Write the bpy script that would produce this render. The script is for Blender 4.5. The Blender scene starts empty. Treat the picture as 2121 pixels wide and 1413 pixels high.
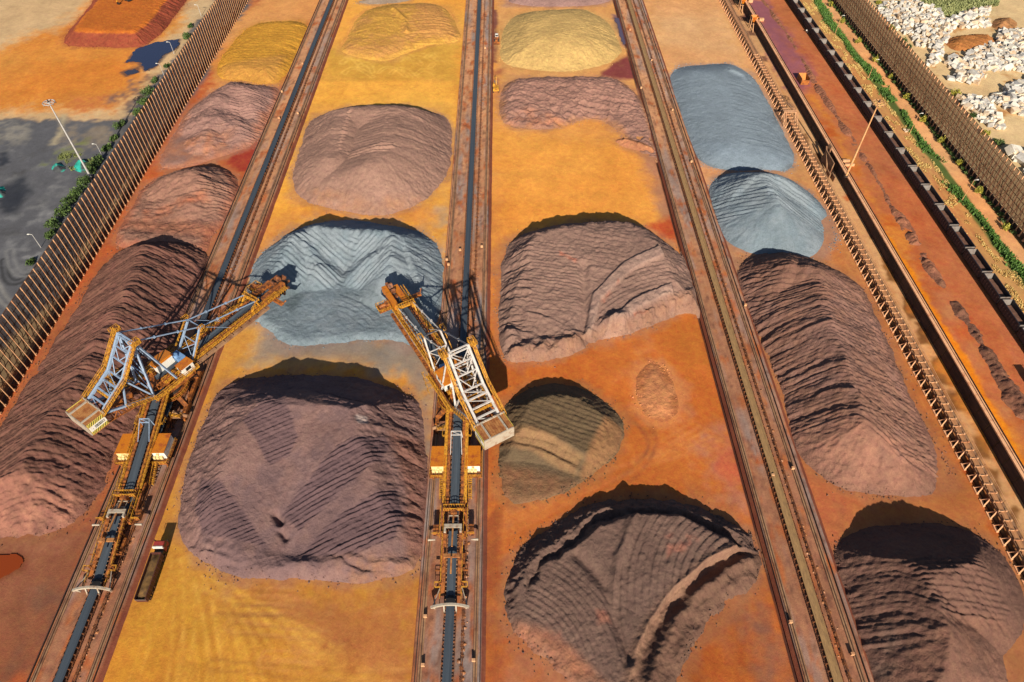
import bpy, math, random
import numpy as np
random.seed(7); RNG=np.random.default_rng(7)
SC=bpy.context.scene; COL=SC.collection
# ---------------------------------------------------------------- camera model
CAMH=160.0; FPX=1380.0; PW,PH=2121.0,1413.0
TH=math.atan((706.5+868.0)/FPX); YAW=math.atan((1060.5-1035.0)/math.hypot(FPX,1574.5))
FW=np.array([math.sin(YAW)*math.cos(TH),math.cos(YAW)*math.cos(TH),-math.sin(TH)])
RT=np.array([math.cos(YAW),-math.sin(YAW),0.0]); UP=np.cross(RT,FW)
def at(px,py,z=0.0):
    d=FW*FPX+RT*(px-PW/2)-UP*(py-PH/2)
    t=(z-CAMH)/d[2]
    return np.array([0,0,CAMH])+d*t
WALLX=136.0; TZ=4.5          # the rail terrace beyond the retaining wall is 4.5 m higher
def lin(c):
    c=np.asarray(c,dtype=float)/255.0
    return np.where(c<=0.04045,c/12.92,((c+0.055)/1.055)**2.4)
ALB=np.array([0.70,0.74,0.84])
def A(r,g,b,k=1.0): return np.clip(lin((r,g,b))*ALB*k,0.004,0.85)
# ---------------------------------------------------------------- noise (numpy)
def _h(ix,iy,seed):
    n=(ix.astype(np.int64)*374761393+iy.astype(np.int64)*668265263+seed*974711)&0xFFFFFFFF
    n=((n^(n>>13))*1274126177)&0xFFFFFFFF
    n=n^(n>>16)
    return (n&0xFFFFFF)/float(0xFFFFFF)
def vn(x,y,seed=0):
    x=np.asarray(x,float); y=np.asarray(y,float)
    ix=np.floor(x).astype(np.int64); iy=np.floor(y).astype(np.int64)
    fx=x-ix; fy=y-iy; fx=fx*fx*(3-2*fx); fy=fy*fy*(3-2*fy)
    a=_h(ix,iy,seed); b=_h(ix+1,iy,seed); c=_h(ix,iy+1,seed); d=_h(ix+1,iy+1,seed)
    return (a+(b-a)*fx)*(1-fy)+(c+(d-c)*fx)*fy
def fbm(x,y,seed=0,oc=4):
    s=0; a=0.5; t=0
    for o in range(oc):
        s=s+a*(vn(x,y,seed+o*17)-0.5)*2; t+=a; a*=0.5; x,y=(x*0.8-y*0.6)*2.03+11.3,(x*0.6+y*0.8)*2.03+7.7
    return s/t
def sst(a,b,x):
    t=np.clip((x-a)/(b-a),0,1); return t*t*(3-2*t)
def smin(a,b,k):
    h=np.clip(0.5+0.5*(b-a)/k,0,1); return b*(1-h)+a*h-k*h*(1-h)
def smax(a,b,k): return -smin(-a,-b,k)
def sdpoly(X,Y,P):
    """signed distance to polygon (inside positive) and perimeter coordinate of nearest point"""
    P=np.asarray(P)[:,:2]; n=len(P)
    best=np.full(X.shape,1e18); S=np.zeros(X.shape); inside=np.zeros(X.shape,bool); acc=0.0
    for i in range(n):
        a=P[i]; b=P[(i+1)%n]; e=b-a; L2=e@e
        if L2<1e-9: continue
        t=np.clip(((X-a[0])*e[0]+(Y-a[1])*e[1])/L2,0,1)
        dx=X-(a[0]+t*e[0]); dy=Y-(a[1]+t*e[1]); d=dx*dx+dy*dy
        m=d<best; best=np.where(m,d,best); L=math.sqrt(L2); S=np.where(m,acc+t*L,S); acc+=L
        if abs(e[1])>1e-12:
            c=((a[1]>Y)!=(b[1]>Y))&(X<e[0]*(Y-a[1])/e[1]+a[0]); inside^=c
    d=np.sqrt(best)
    return np.where(inside,d,-d),S
def dline(X,Y,P):
    """distance to polyline, interpolated third value and along coordinate, signed side"""
    best=np.full(X.shape,1e18); V=np.zeros(X.shape); S=np.zeros(X.shape); acc=0
    for a,b in zip(P[:-1],P[1:]):
        a=np.asarray(a,float); b=np.asarray(b,float); e=(b-a)[:2]; L2=e@e
        t=np.clip(((X-a[0])*e[0]+(Y-a[1])*e[1])/L2,0,1)
        d=(X-(a[0]+t*e[0]))**2+(Y-(a[1]+t*e[1]))**2
        m=d<best; best=np.where(m,d,best); V=np.where(m,a[2]+t*(b[2]-a[2]),V); S=np.where(m,acc+t*math.sqrt(L2),S); acc+=math.sqrt(L2)
    return np.sqrt(best),V,S
def smooth_poly(P,it=2):
    P=np.asarray(P)
    for _ in range(it):
        Q=np.roll(P,-1,axis=0); P=np.stack([P*0.75+Q*0.25,P*0.25+Q*0.75],1).reshape(-1,P.shape[1])
    return P
# ---------------------------------------------------------------- materials
def newmat(name):
    m=bpy.data.materials.new(name); m.use_nodes=True; nt=m.node_tree
    return m,nt,nt.nodes['Principled BSDF']
def N(nt,t,**kw):
    n=nt.nodes.new(t)
    for k,v in kw.items(): setattr(n,k,v)
    return n
def noise_node(nt,scale,detail=4,rough=0.6,vec=None):
    n=N(nt,'ShaderNodeTexNoise'); n.inputs['Scale'].default_value=scale; n.inputs['Detail'].default_value=detail; n.inputs['Roughness'].default_value=rough
    if vec is not None: nt.links.new(vec,n.inputs['Vector'])
    return n
def maprange(nt,src,a,b,c,d):
    r=N(nt,'ShaderNodeMapRange'); r.inputs[1].default_value=a; r.inputs[2].default_value=b; r.inputs[3].default_value=c; r.inputs[4].default_value=d
    nt.links.new(src,r.inputs[0]); return r.outputs[0]
def mul(nt,a,b):
    m=N(nt,'ShaderNodeMath',operation='MULTIPLY'); nt.links.new(a,m.inputs[0])
    if isinstance(b,float): m.inputs[1].default_value=b
    else: nt.links.new(b,m.inputs[1])
    return m.outputs[0]
def earth_mat(name,amp=0.22,bump=0.25,fine=3.0,streak=False):
    """vertex albedo times several scales of grain, with grain bump"""
    m,nt,b=newmat(name); L=nt.links
    geo=N(nt,'ShaderNodeNewGeometry'); at_=N(nt,'ShaderNodeAttribute',attribute_name='Col')
    rot=N(nt,'ShaderNodeMapping'); rot.inputs['Rotation'].default_value=(.61,.47,.83); rot.inputs['Location'].default_value=(13.7,5.3,7.37); L.new(geo.outputs['Position'],rot.inputs['Vector']); PV=rot.outputs[0]
    n1=noise_node(nt,0.09,6,0.65,PV); n2=noise_node(nt,fine,6,0.75,PV); n3=noise_node(nt,0.6,5,0.65,PV)
    v=mul(nt,maprange(nt,n1.outputs[0],0.3,0.7,1-amp,1+amp*0.8),maprange(nt,n2.outputs[0],0.3,0.7,1-amp*0.8,1+amp*0.8))
    v=mul(nt,v,maprange(nt,n3.outputs[0],0.3,0.7,1-amp*0.6,1+amp*0.6))
    if streak:
        mp=N(nt,'ShaderNodeMapping'); mp.inputs['Scale'].default_value=(0.9,0.05,1); mp.inputs['Location'].default_value=(3.3,1.7,.43); mp.inputs['Rotation'].default_value=(0.3,0.2,0.02); L.new(geo.outputs['Position'],mp.inputs['Vector'])
        n4=noise_node(nt,1.0,5,0.6,mp.outputs[0]); v=mul(nt,v,maprange(nt,n4.outputs[0],0.3,0.7,0.88,1.1))
    if name=='earth ground':
        mp=N(nt,'ShaderNodeMapping'); mp.inputs['Scale'].default_value=(2.6,.16,1); mp.inputs['Rotation'].default_value=(.0,.0,.06); mp.inputs['Location'].default_value=(.3,.7,.47); L.new(geo.outputs['Position'],mp.inputs['Vector']); n5=noise_node(nt,1.0,3,.5,mp.outputs[0])
        v=mul(nt,v,maprange(nt,n5.outputs[0],.62,.72,1,1.10)); n6=noise_node(nt,.16,5,.7,PV); v=mul(nt,v,maprange(nt,n6.outputs[0],.56,.66,1,.90))
    vm=N(nt,'ShaderNodeVectorMath',operation='SCALE'); L.new(at_.outputs['Color'],vm.inputs[0]); L.new(v,vm.inputs['Scale'])
    hs=N(nt,'ShaderNodeHueSaturation'); L.new(vm.outputs[0],hs.inputs['Color']); L.new(maprange(nt,n3.outputs[0],0.3,0.7,0.492,0.508),hs.inputs['Hue'])
    L.new(hs.outputs[0],b.inputs['Base Color']); b.inputs['Roughness'].default_value=0.95; b.inputs['Specular IOR Level'].default_value=0.15
    bp=N(nt,'ShaderNodeBump'); bp.inputs['Strength'].default_value=bump; bp.inputs['Distance'].default_value=0.25
    ad=N(nt,'ShaderNodeMath',operation='ADD'); L.new(n2.outputs[0],ad.inputs[0]); L.new(n3.outputs[0],ad.inputs[1])
    L.new(ad.outputs[0],bp.inputs['Height']); L.new(bp.outputs[0],b.inputs['Normal'])
    return m
def paint_mat(name,c1,c2=None,scale=0.7,lo=0.5,hi=0.65,rough=0.55,metal=0.0,stretch=None,bump=0.0):
    m,nt,b=newmat(name); L=nt.links
    c2=c1*0.6 if c2 is None else c2
    tc=N(nt,'ShaderNodeNewGeometry'); vec=tc.outputs['Position']
    if stretch:
        mp=N(nt,'ShaderNodeMapping'); mp.inputs['Scale'].default_value=stretch; L.new(vec,mp.inputs['Vector']); vec=mp.outputs[0]
    n1=noise_node(nt,scale,6,0.7,vec); n2=noise_node(nt,scale*7,3,0.6,vec)
    mx=N(nt,'ShaderNodeMix',data_type='RGBA'); mx.inputs[6].default_value=(*c1,1); mx.inputs[7].default_value=(*c2,1)
    L.new(maprange(nt,n1.outputs[0],lo,hi,0,1),mx.inputs[0])
    vm=N(nt,'ShaderNodeVectorMath',operation='SCALE'); L.new(mx.outputs[2],vm.inputs[0]); L.new(maprange(nt,n2.outputs[0],0.3,0.7,0.82,1.12),vm.inputs['Scale'])
    L.new(vm.outputs[0],b.inputs['Base Color']); b.inputs['Roughness'].default_value=rough; b.inputs['Metallic'].default_value=metal
    if bump:
        bp=N(nt,'ShaderNodeBump'); bp.inputs['Strength'].default_value=bump; L.new(n2.outputs[0],bp.inputs['Height']); L.new(bp.outputs[0],b.inputs['Normal'])
    return m
M={}
M['ground']=earth_mat('earth ground',0.12,0.35,1.7)
M['ore']=earth_mat('ore grain',0.17,0.8,2.4)
M['bed']=earth_mat('bench surface',0.2,0.3,2.5,True)
M['yellow']=paint_mat('yellow machine paint',A(228,162,44),A(140,80,32),1.3,0.44,0.62)
M['orange']=paint_mat('rusty orange paint',A(186,108,44),A(98,54,30),1.1,0.42,0.6)
M['roof']=paint_mat('ochre sheet roof',A(214,125,24),A(170,80,34),0.5,0.5,0.66)
M['pale']=paint_mat('pale blue grey paint',A(150,170,190),A(110,115,118),0.8,0.55,0.7)
M['blue']=paint_mat('light blue paint',A(120,160,200),A(90,110,130),0.8,0.55,0.7)
M['palegrey']=paint_mat('worn white grey paint',A(206,198,186),A(160,140,120),0.8,0.52,0.7)
M['white']=paint_mat('white sheet wall',A(238,232,215),A(220,180,110),0.6,0.55,0.75)
M['wyellow']=paint_mat('dusty white wall',A(245,220,150),A(225,165,60),0.5,0.5,0.7)
M['cw']=paint_mat('dusty counterweight',A(190,130,72),A(150,84,42),0.6,0.42,0.62)
M['cwbeam']=paint_mat('grey cap beam',A(190,175,150),A(150,110,80),0.8,0.5,0.7)
M['belt']=paint_mat('rubber belt',A(70,80,88),A(58,66,74),0.3,0.4,0.7,0.7,stretch=(4,0.1,1))
M['beltore']=paint_mat('belt with yellow ore',A(176,136,84),A(130,98,64),0.9,0.4,0.7,0.9,stretch=(3,0.5,1),bump=0.5)
M['dark']=paint_mat('dark steel',A(62,50,44),A(40,34,32),0.9)
M['idler']=paint_mat('idler steel',A(150,90,50),A(80,50,36),1.0,0.45,0.6)
M['rail']=paint_mat('dull rail steel',A(96,66,48),A(66,44,34),0.5)
M['concrete']=paint_mat('stained concrete',A(170,128,90),A(130,84,56),0.25,0.42,0.66,0.9)
M['wall']=paint_mat('shaded stained wall',A(92,66,54),A(52,38,34),0.35,0.4,0.62,0.9,stretch=(1,0.25,2.5))  # stained concrete, with the shade on the wall face put into its colour
M['black']=paint_mat('black hazard paint',A(34,30,28),A(24,22,20))
M['hazard']=paint_mat('yellow hazard paint',A(242,220,100),A(220,190,80))
M['wagon']=paint_mat('black wagon paint',A(38,40,48),A(58,52,50),0.5,0.5,0.7,0.6)
M['wagonend']=paint_mat('worn wagon steel',A(128,118,108),A(104,84,70),0.7,0.5,0.7,0.6)
M['wagonin']=paint_mat('ore dust in wagon',A(128,88,68),A(100,66,50),0.8,0.45,0.62,0.95)
M['red']=paint_mat('red cab paint',A(170,60,50),A(130,50,40),0.9)
M['trailer']=paint_mat('maroon trailer paint',A(88,46,38),A(60,34,28),0.8)
M['load']=paint_mat('brown ore load',A(128,92,44),A(88,62,34),0.9,0.42,0.62,0.95,bump=0.8)
M['glass']=paint_mat('cab glass',A(30,36,42),A(24,28,32),0.5,0.5,0.7,0.15)
M['tyre']=paint_mat('tyre rubber',A(36,34,33),A(50,44,40),1.2,rough=0.9)
M['mast']=paint_mat('mast paint',A(196,190,180),A(170,160,150),0.6)
M['mastwarm']=paint_mat('sunlit mast paint',A(226,170,112),A(200,140,90),0.6)
M['post']=paint_mat('fence post paint',A(226,170,120),A(190,120,76),0.5)
M['postr']=paint_mat('rust fence post',A(255,190,136),A(226,150,100),0.5)
M['girt']=paint_mat('fence girt steel',A(120,84,58),A(80,54,40),0.6)
M['rock0']=paint_mat('white granite',A(232,222,200),A(196,184,164),0.35,0.45,0.65,0.85)
M['rock1']=paint_mat('cream granite',A(230,206,172),A(200,158,112),0.35,0.45,0.65,0.85)
M['rock2']=paint_mat('grey granite',A(214,206,190),A(168,160,148),0.35,0.45,0.65,0.85)
M['teal']=paint_mat('teal netting',A(40,160,140),A(30,110,104),0.8,0.45,0.62,0.8)
def leaf_mat(name,c1,c2):
    m=paint_mat(name,c1,c2,0.45,0.38,0.62,0.7); b=m.node_tree.nodes['Principled BSDF']
    b.inputs['Subsurface Weight'].default_value=0.0
    return m
M['leaf']=leaf_mat('green leaves',A(98,122,50),A(46,70,30))
M['leafy']=leaf_mat('yellow green leaves',A(196,184,62),A(140,138,50))
M['grass']=leaf_mat('green grass',A(100,140,50),A(70,104,42))
M['drygrass']=leaf_mat('dry grass',A(236,206,124),A(206,164,90))
def mesh_mat(name,c1,c2,trans,transl):
    m,nt,b=newmat(name); L=nt.links
    geo=N(nt,'ShaderNodeNewGeometry'); mp=N(nt,'ShaderNodeMapping'); mp.inputs['Scale'].default_value=(1,1.2,0.25); L.new(geo.outputs['Position'],mp.inputs['Vector'])
    n=noise_node(nt,0.6,5,0.65,mp.outputs[0])
    mx=N(nt,'ShaderNodeMix',data_type='RGBA'); mx.inputs[6].default_value=(*c1,1); mx.inputs[7].default_value=(*c2,1); L.new(maprange(nt,n.outputs[0],0.36,0.64,0,1),mx.inputs[0])
    L.new(mx.outputs[2],b.inputs['Base Color']); b.inputs['Roughness'].default_value=0.8; b.inputs['Specular IOR Level'].default_value=0.1
    tl=N(nt,'ShaderNodeBsdfTranslucent'); L.new(mx.outputs[2],tl.inputs['Color']); tr=N(nt,'ShaderNodeBsdfTransparent')
    m1=N(nt,'ShaderNodeMixShader'); m1.inputs[0].default_value=transl; L.new(b.outputs[0],m1.inputs[1]); L.new(tl.outputs[0],m1.inputs[2])
    m2=N(nt,'ShaderNodeMixShader'); m2.inputs[0].default_value=trans; L.new(m1.outputs[0],m2.inputs[1]); L.new(tr.outputs[0],m2.inputs[2])
    L.new(m2.outputs[0],nt.nodes['Material Output'].inputs['Surface']); return m
M['netl']=mesh_mat('brown wind mesh',A(140,98,70),A(104,74,54),0.34,0.15)
M['netr']=mesh_mat('sunlit wind mesh',A(190,146,116),A(150,110,86),0.30,0.4)  # paler copy of the mesh, with sunlight put into its colour
# ---------------------------------------------------------------- mesh helpers
def tag(o,label=None,cat=None,group=None,kind=None):
    if label: o['label']=label
    if cat: o['category']=cat
    if group: o['group']=group
    if kind: o['kind']=kind
    return o
def empty(name,loc,label=None,cat=None,group=None):
    o=bpy.data.objects.new(name,None); COL.objects.link(o); o.location=tuple(float(v) for v in loc); o.empty_display_size=0.5
    return tag(o,label,cat,group)
class MB:
    def __init__(s): s.v=[]; s.f=[]
    def add(s,vs,fs):
        o=len(s.v); s.v.extend([tuple(map(float,p)) for p in vs]); s.f.extend([tuple(i+o for i in f) for f in fs]); return s
    def box(s,c,d,rz=0.0):
        x,y,z=d[0]/2,d[1]/2,d[2]/2; ca,sa=math.cos(rz),math.sin(rz); vs=[]
        for k in (-z,z):
            for (a,b) in ((-x,-y),(x,-y),(x,y),(-x,y)): vs.append((c[0]+a*ca-b*sa,c[1]+a*sa+b*ca,c[2]+k))
        return s.add(vs,[(3,2,1,0),(4,5,6,7),(0,1,5,4),(1,2,6,5),(2,3,7,6),(3,0,4,7)])
    def b2(s,x0,x1,y0,y1,z0,z1): return s.box(((x0+x1)/2,(y0+y1)/2,(z0+z1)/2),(x1-x0,y1-y0,z1-z0))
    def beam(s,p,q,w=0.2,h=None):
        h=w if h is None else h
        p=np.asarray(p,float); q=np.asarray(q,float); d=q-p; L=np.linalg.norm(d)
        if L<1e-6: return s
        d/=L; ref=np.array([0,0,1.0]) if abs(d[2])<0.95 else np.array([0,1.0,0])
        r=np.cross(d,ref); r/=np.linalg.norm(r); u=np.cross(r,d); vs=[]
        for e in (p,q):
            for (a,b) in ((-1,-1),(1,-1),(1,1),(-1,1)): vs.append(e+r*a*w/2+u*b*h/2)
        return s.add(vs,[(3,2,1,0),(4,5,6,7),(0,1,5,4),(1,2,6,5),(2,3,7,6),(3,0,4,7)])
    def tube(s,p,q,r0,r1=None,n=10,cap=True):
        r1=r0 if r1 is None else r1
        p=np.asarray(p,float); q=np.asarray(q,float); d=q-p; d=d/np.linalg.norm(d)
        ref=np.array([0,0,1.0]) if abs(d[2])<0.95 else np.array([1.0,0,0])
        a=np.cross(d,ref); a/=np.linalg.norm(a); b=np.cross(d,a); vs=[]
        for e,r in ((p,r0),(q,r1)):
            for i in range(n):
                t=2*math.pi*i/n; vs.append(e+a*math.cos(t)*r+b*math.sin(t)*r)
        fs=[(i,(i+1)%n,n+(i+1)%n,n+i) for i in range(n)]
        if cap: fs+= [tuple(range(n-1,-1,-1)),tuple(range(n,2*n))]
        return s.add(vs,fs)
    def prism(s,pts,z0,z1):
        n=len(pts); vs=[(p[0],p[1],z0) for p in pts]+[(p[0],p[1],z1) for p in pts]
        return s.add(vs,[tuple(range(n-1,-1,-1)),tuple(range(n,2*n))]+[(i,(i+1)%n,n+(i+1)%n,n+i) for i in range(n)])
    def ring(s,c,r0,r1,z0,z1,n=40):
        vs=[]
        for (r,z) in ((r0,z0),(r1,z0),(r1,z1),(r0,z1)):
            for i in range(n):
                t=2*math.pi*i/n; vs.append((c[0]+r*math.cos(t),c[1]+r*math.sin(t),z))
        fs=[]
        for k in range(4):
            a=k*n; b=((k+1)%4)*n
            fs+=[(a+i,a+(i+1)%n,b+(i+1)%n,b+i) for i in range(n)]
        return s.add(vs,fs)
    def rail(s,pts,h=1.1,w=0.09,step=2.0):
        pts=[np.asarray(p,float) for p in pts]; U=np.array([0,0,h])
        for a,b in zip(pts[:-1],pts[1:]):
            L=np.linalg.norm(b-a); n=max(1,int(L/step))
            s.beam(a+U,b+U,w); s.beam(a+U*0.5,b+U*0.5,w*0.8)
            for i in range(n+1):
                p=a+(b-a)*i/n; s.beam(p,p+U,w)
        return s
    def build(s,name,mat,parent=None,smooth=False,loc=None):
        me=bpy.data.meshes.new(name); me.from_pydata(s.v,[],s.f); me.materials.append(mat); me.update()
        if smooth: me.polygons.foreach_set('use_smooth',[True]*len(me.polygons))
        o=bpy.data.objects.new(name,me); COL.objects.link(o)
        if parent: o.parent=parent
        if loc is not None: o.location=tuple(float(v) for v in loc)
        return o
def copy_tree(o,parent=None):
    c=o.copy(); COL.objects.link(c)
    if parent: c.parent=parent
    for ch in list(o.children): copy_tree(ch,c)
    return c
def grid_mesh(name,X,Y,Z,C,mat,keep=None,loc=(0,0,0)):
    """numpy grid (ny,nx) to one mesh with an albedo attribute"""
    ny,nx=X.shape; idx=np.arange(nx*ny).reshape(ny,nx)
    q=np.stack([idx[:-1,:-1],idx[:-1,1:],idx[1:,1:],idx[1:,:-1]],-1).reshape(-1,4)
    V=np.stack([X,Y,Z],-1).reshape(-1,3); Cc=C.reshape(-1,3)
    if keep is not None:
        k=(keep[:-1,:-1]|keep[:-1,1:]|keep[1:,1:]|keep[1:,:-1]).reshape(-1); q=q[k]
        u=np.unique(q); rm=np.full(nx*ny,-1); rm[u]=np.arange(len(u)); q=rm[q]; V=V[u]; Cc=Cc[u]
    V=V-np.asarray(loc,float)
    me=bpy.data.meshes.new(name); me.vertices.add(len(V)); me.vertices.foreach_set('co',V.astype(np.float32).ravel())
    me.loops.add(q.size); me.loops.foreach_set('vertex_index',q.astype(np.int32).ravel())
    me.polygons.add(len(q)); me.polygons.foreach_set('loop_start',(np.arange(len(q))*4).astype(np.int32)); me.polygons.foreach_set('loop_total',np.full(len(q),4,np.int32))
    me.polygons.foreach_set('use_smooth',np.ones(len(q),bool))
    a=me.color_attributes.new('Col','FLOAT_COLOR','POINT'); cc=np.ones((len(V),4),np.float32); cc[:,:3]=Cc; a.data.foreach_set('color',cc.ravel())
    me.update(calc_edges=True); me.validate(); me.materials.append(mat)
    o=bpy.data.objects.new(name,me); COL.objects.link(o); o.location=tuple(float(v) for v in loc); return o
# ================================================================ GROUND
def axis(lo,hi,st,pre,post,extra=()):
    return np.array(sorted(set(list(pre)+list(np.arange(lo,hi,st))+list(extra)+list(post))))
gx=axis(-325,325,0.55,(-5000,-1800,-800,-450),(450,800,1800,5000),(WALLX-0.02,WALLX+0.05))
gy=axis(24,430,0.6,(-900,-300,-60),(470,560,750,1200,2400,6000))
GX,GY=np.meshgrid(gx,gy)
gz=np.where(gx>WALLX,TZ,0.0); GZ=np.tile(gz,(len(gy),1))
GC=np.zeros(GX.shape+(3,))
W1=fbm(GX*0.035,GY*0.035,3,5); W2=fbm(GX*0.15,GY*0.15,9,3); W3=fbm(GX*0.45,GY*0.45,21,2)
def blend(mask,c): 
    global GC
    GC=GC*(1-mask[...,None])+np.asarray(c)*mask[...,None]
def zone(x0,x1,c,soft=1.0): blend(sst(x0-soft,x0+soft,GX+W2*soft)*(1-sst(x1-soft,x1+soft,GX+W2*soft)),c)
def wpoly(P,z=0.0): return np.array([at(p[0],p[1],z)[:2] for p in P])
def paint(P,c,soft=2.0,alpha=1.0,warp=5.0,z=0.0,brk=0.0):
    global GC
    Q=wpoly(P,z); m=soft+warp+6
    x0,y0=Q.min(0)-m; x1,y1=Q.max(0)+m
    ix=np.where((gx>=x0)&(gx<=x1))[0]; iy=np.where((gy>=y0)&(gy<=y1))[0]
    if len(ix)<2 or len(iy)<2: return
    sl=(slice(iy[0],iy[-1]+1),slice(ix[0],ix[-1]+1))
    d,_=sdpoly(GX[sl],GY[sl],Q)
    d=d+warp*(0.7*W2[sl]+0.5*W3[sl]+0.6*W1[sl])
    a=sst(-soft,soft,d)*alpha
    if brk: a=a*np.clip(0.5+brk*(W2[sl]+0.6*W3[sl])*2,0,1)
    GC[sl]=GC[sl]*(1-a[...,None])+np.asarray(c)*a[...,None]
def track(P,c,w=0.5,alpha=0.5,z=0.0,gauge=2.2):
    """pair of tyre tracks along a pixel polyline"""
    global GC
    Q=np.array([list(at(p[0],p[1],z)[:2])+[0] for p in P]); m=6
    x0,y0=Q[:,:2].min(0)-m; x1,y1=Q[:,:2].max(0)+m
    ix=np.where((gx>=x0)&(gx<=x1))[0]; iy=np.where((gy>=y0)&(gy<=y1))[0]
    if len(ix)<2 or len(iy)<2: return
    sl=(slice(iy[0],iy[-1]+1),slice(ix[0],ix[-1]+1))
    d,_,_=dline(GX[sl],GY[sl],Q); d=d+0.5*W2[sl]
    a=np.exp(-((d-gauge/2)/w)**2)*min(.95,alpha*2.2)*np.clip(0.7+W1[sl]*1.5+W3[sl]*0.6,0,1)
    GC[sl]=GC[sl]*(1-a[...,None])+np.asarray(c)*a[...,None]
def arc(p0,p1,p2,n=14):
    p0,p1,p2=map(np.asarray,(p0,p1,p2)); return [tuple((1-t)**2*p0+2*t*(1-t)*p1+t*t*p2) for t in np.linspace(0,1,n)]
GC[:]=A(196,118,58)
# --- left neighbour yard
zone(-6000,-149,A(206,170,124))
farY=at(0,247)[1]
# --- yard lanes
zone(-149.5,-104,A(176,90,50)); zone(-104,-91,A(150,100,76))
f=sst(60,230,GY)[...,None]; L1c=A(196,128,50)*(1-f)+A(228,156,64)*f
mk=(sst(-92,-90,GX)*(1-sst(-22.5,-20.5,GX)))[...,None]; GC=GC*(1-mk)+L1c*mk
f=sst(90,250,GY)[...,None]; L2c=A(186,98,44)*(1-f)+A(222,146,72)*f
mk=(sst(-8,-6,GX)*(1-sst(64,66,GX)))[...,None]; GC=GC*(1-mk)+L2c*mk
f=sst(90,330,GY)[...,None]; L3c=A(176,104,58)*(1-f)+A(218,156,98)*f
mk=(sst(78,80,GX)*(1-sst(124,125,GX)))[...,None]; GC=GC*(1-mk)+L3c*mk
zone(124.6,136,A(206,152,104),0.3)
zone(136,6000,A(186,106,64),0.2)
zone(162.5,6000,A(196,140,84),0.6); zone(173,177.5,A(92,104,50),0.8); zone(177,183,A(226,160,106),0.6); zone(183,186.5,A(120,92,58),0.6); zone(186,6000,A(222,186,134),1.0)
# large drifts of tone inside every lane
GC*= (1+0.10*W1+0.05*W2)[...,None]
# --- left yard
paint([(-400,250),(330,247),(360,150),(420,60),(470,0),(470,-40),(-400,-40)],A(208,172,126),4,1,6)
paint([(-60,110),(120,60),(200,0),(230,-40),(430,-40),(385,10),(330,110),(300,190),(235,235),(100,226),(-60,225)],A(212,134,58),9,1,9)
paint([(60,120),(260,120),(290,180),(200,205),(40,200)],A(210,124,48),8,0.8,8)
paint([(150,205),(260,190),(240,240),(165,243)],A(196,112,64),6,0.7,6,brk=.4)
paint([(-400,249),(60,249),(250,248),(330,150),(395,70),(450,0),(560,0),(300,330),(100,640),(-100,800),(-400,800)],A(100,99,100),2.5,1,5)
for p in ([(220,210),(275,165),(290,175),(250,215)],[(270,200),(330,120),(300,230),(240,240)]): paint(p,A(96,90,88),3,0.7,4,brk=.5)
paint([(130,262),(235,262),(235,310),(140,330)],A(160,140,112),5,0.6,7,brk=.5)
paint([(0,258),(50,262),(40,300),(0,310)],A(170,160,140),4,0.6,6,brk=.6)
for k in range(26):
    x=RNG.uniform(-30,150); y=RNG.uniform(262,560)
    if x+ (y-262)*0.30>215: continue
    paint([(x,y),(x+RNG.uniform(14,50),y+RNG.uniform(-4,6)),(x+RNG.uniform(20,46),y+RNG.uniform(8,18)),(x-6,y+12)],A(*(lambda g:(g+4,g+2,g-2))(RNG.choice([70,78,128,140]))),4,0.6,7,brk=.6)
paint([(0,390),(46,372),(62,400),(30,440),(0,446)],A(44,48,56),3,0.9,4); paint([(0,318),(14,316),(20,336),(0,342)],A(50,54,62),2,0.9,3)
paint([(128,238),(136,238),(132,275),(112,298),(104,300),(124,270)],A(196,178,140),2,0.8,2)
track(arc((8,540),(10,610),(60,570)),A(60,60,60),0.6,0.7); track(arc((20,520),(22,590),(80,560)),A(130,128,124),0.7,0.6); track(arc((-20,560),(0,640),(50,640)),A(140,136,128),0.7,0.5)
paint([(100,330),(175,290),(180,330),(130,345)],A(118,124,62),3,0.8,5,brk=.8); paint([(160,340),(175,325),(185,350),(165,365)],A(120,118,60),2,.8,4,brk=.8)
# --- lane beside the left wind fence
paint([(525,0),(580,0),(360,420),(250,620),(0,960),(-60,960),(-60,900),(230,480)],A(188,94,50),2,0.9,3)
paint([(560,-20),(700,-20),(630,70),(575,190),(430,200),(470,60)],A(214,146,84),5,0.9,6)
paint([(505,300),(545,288),(520,365),(470,335)],A(160,58,40),1.5,1,3); paint([(-30,1150),(30,1150),(52,1160),(40,1180),(0,1200),(-30,1200)],A(150,58,14),1.2,1,3)
paint([(-60,1100),(140,1090),(230,1050),(90,1420),(-60,1420)],A(142,84,58),5,1,5); paint([(100,1190),(60,1260),(20,1413),(70,1413),(130,1260)],A(120,80,62),3,0.7,4,brk=.5)
paint([(40,1130),(140,1110),(200,1080),(60,1200)],A(158,98,72),3,.7,4,brk=.5)
# --- lane 1
paint([(705,0),(965,0),(960,100),(930,240),(600,250)],A(226,158,70),5,0.9,5)
paint([(690,100),(960,88),(950,168),(670,172)],A(206,150,60),5,0.9,6); paint([(660,168),(940,170),(935,212),(640,215)],A(236,166,68),2,0.9,2)
for i in range(14):
    x=RNG.uniform(705,900); y=RNG.uniform(118,160); track(arc((x,y),(x+20,y-24),(x+RNG.uniform(30,60),y+8)),A(236,180,82),0.6,0.3)
paint([(640,230),(590,330),(520,520),(560,500),(610,400),(650,260)],A(232,160,62),3,.7,4)
paint([(925,260),(960,260),(945,450),(920,470),(900,430),(930,360)],A(210,150,80),4,.8,5)
paint([(900,430),(935,440),(925,560),(905,560)],A(172,160,140),5,.8,4,brk=.2)
paint([(560,440),(530,470),(500,560),(560,520),(640,446),(900,450),(880,420),(700,440)],A(206,132,70),5,.7,5)
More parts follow.
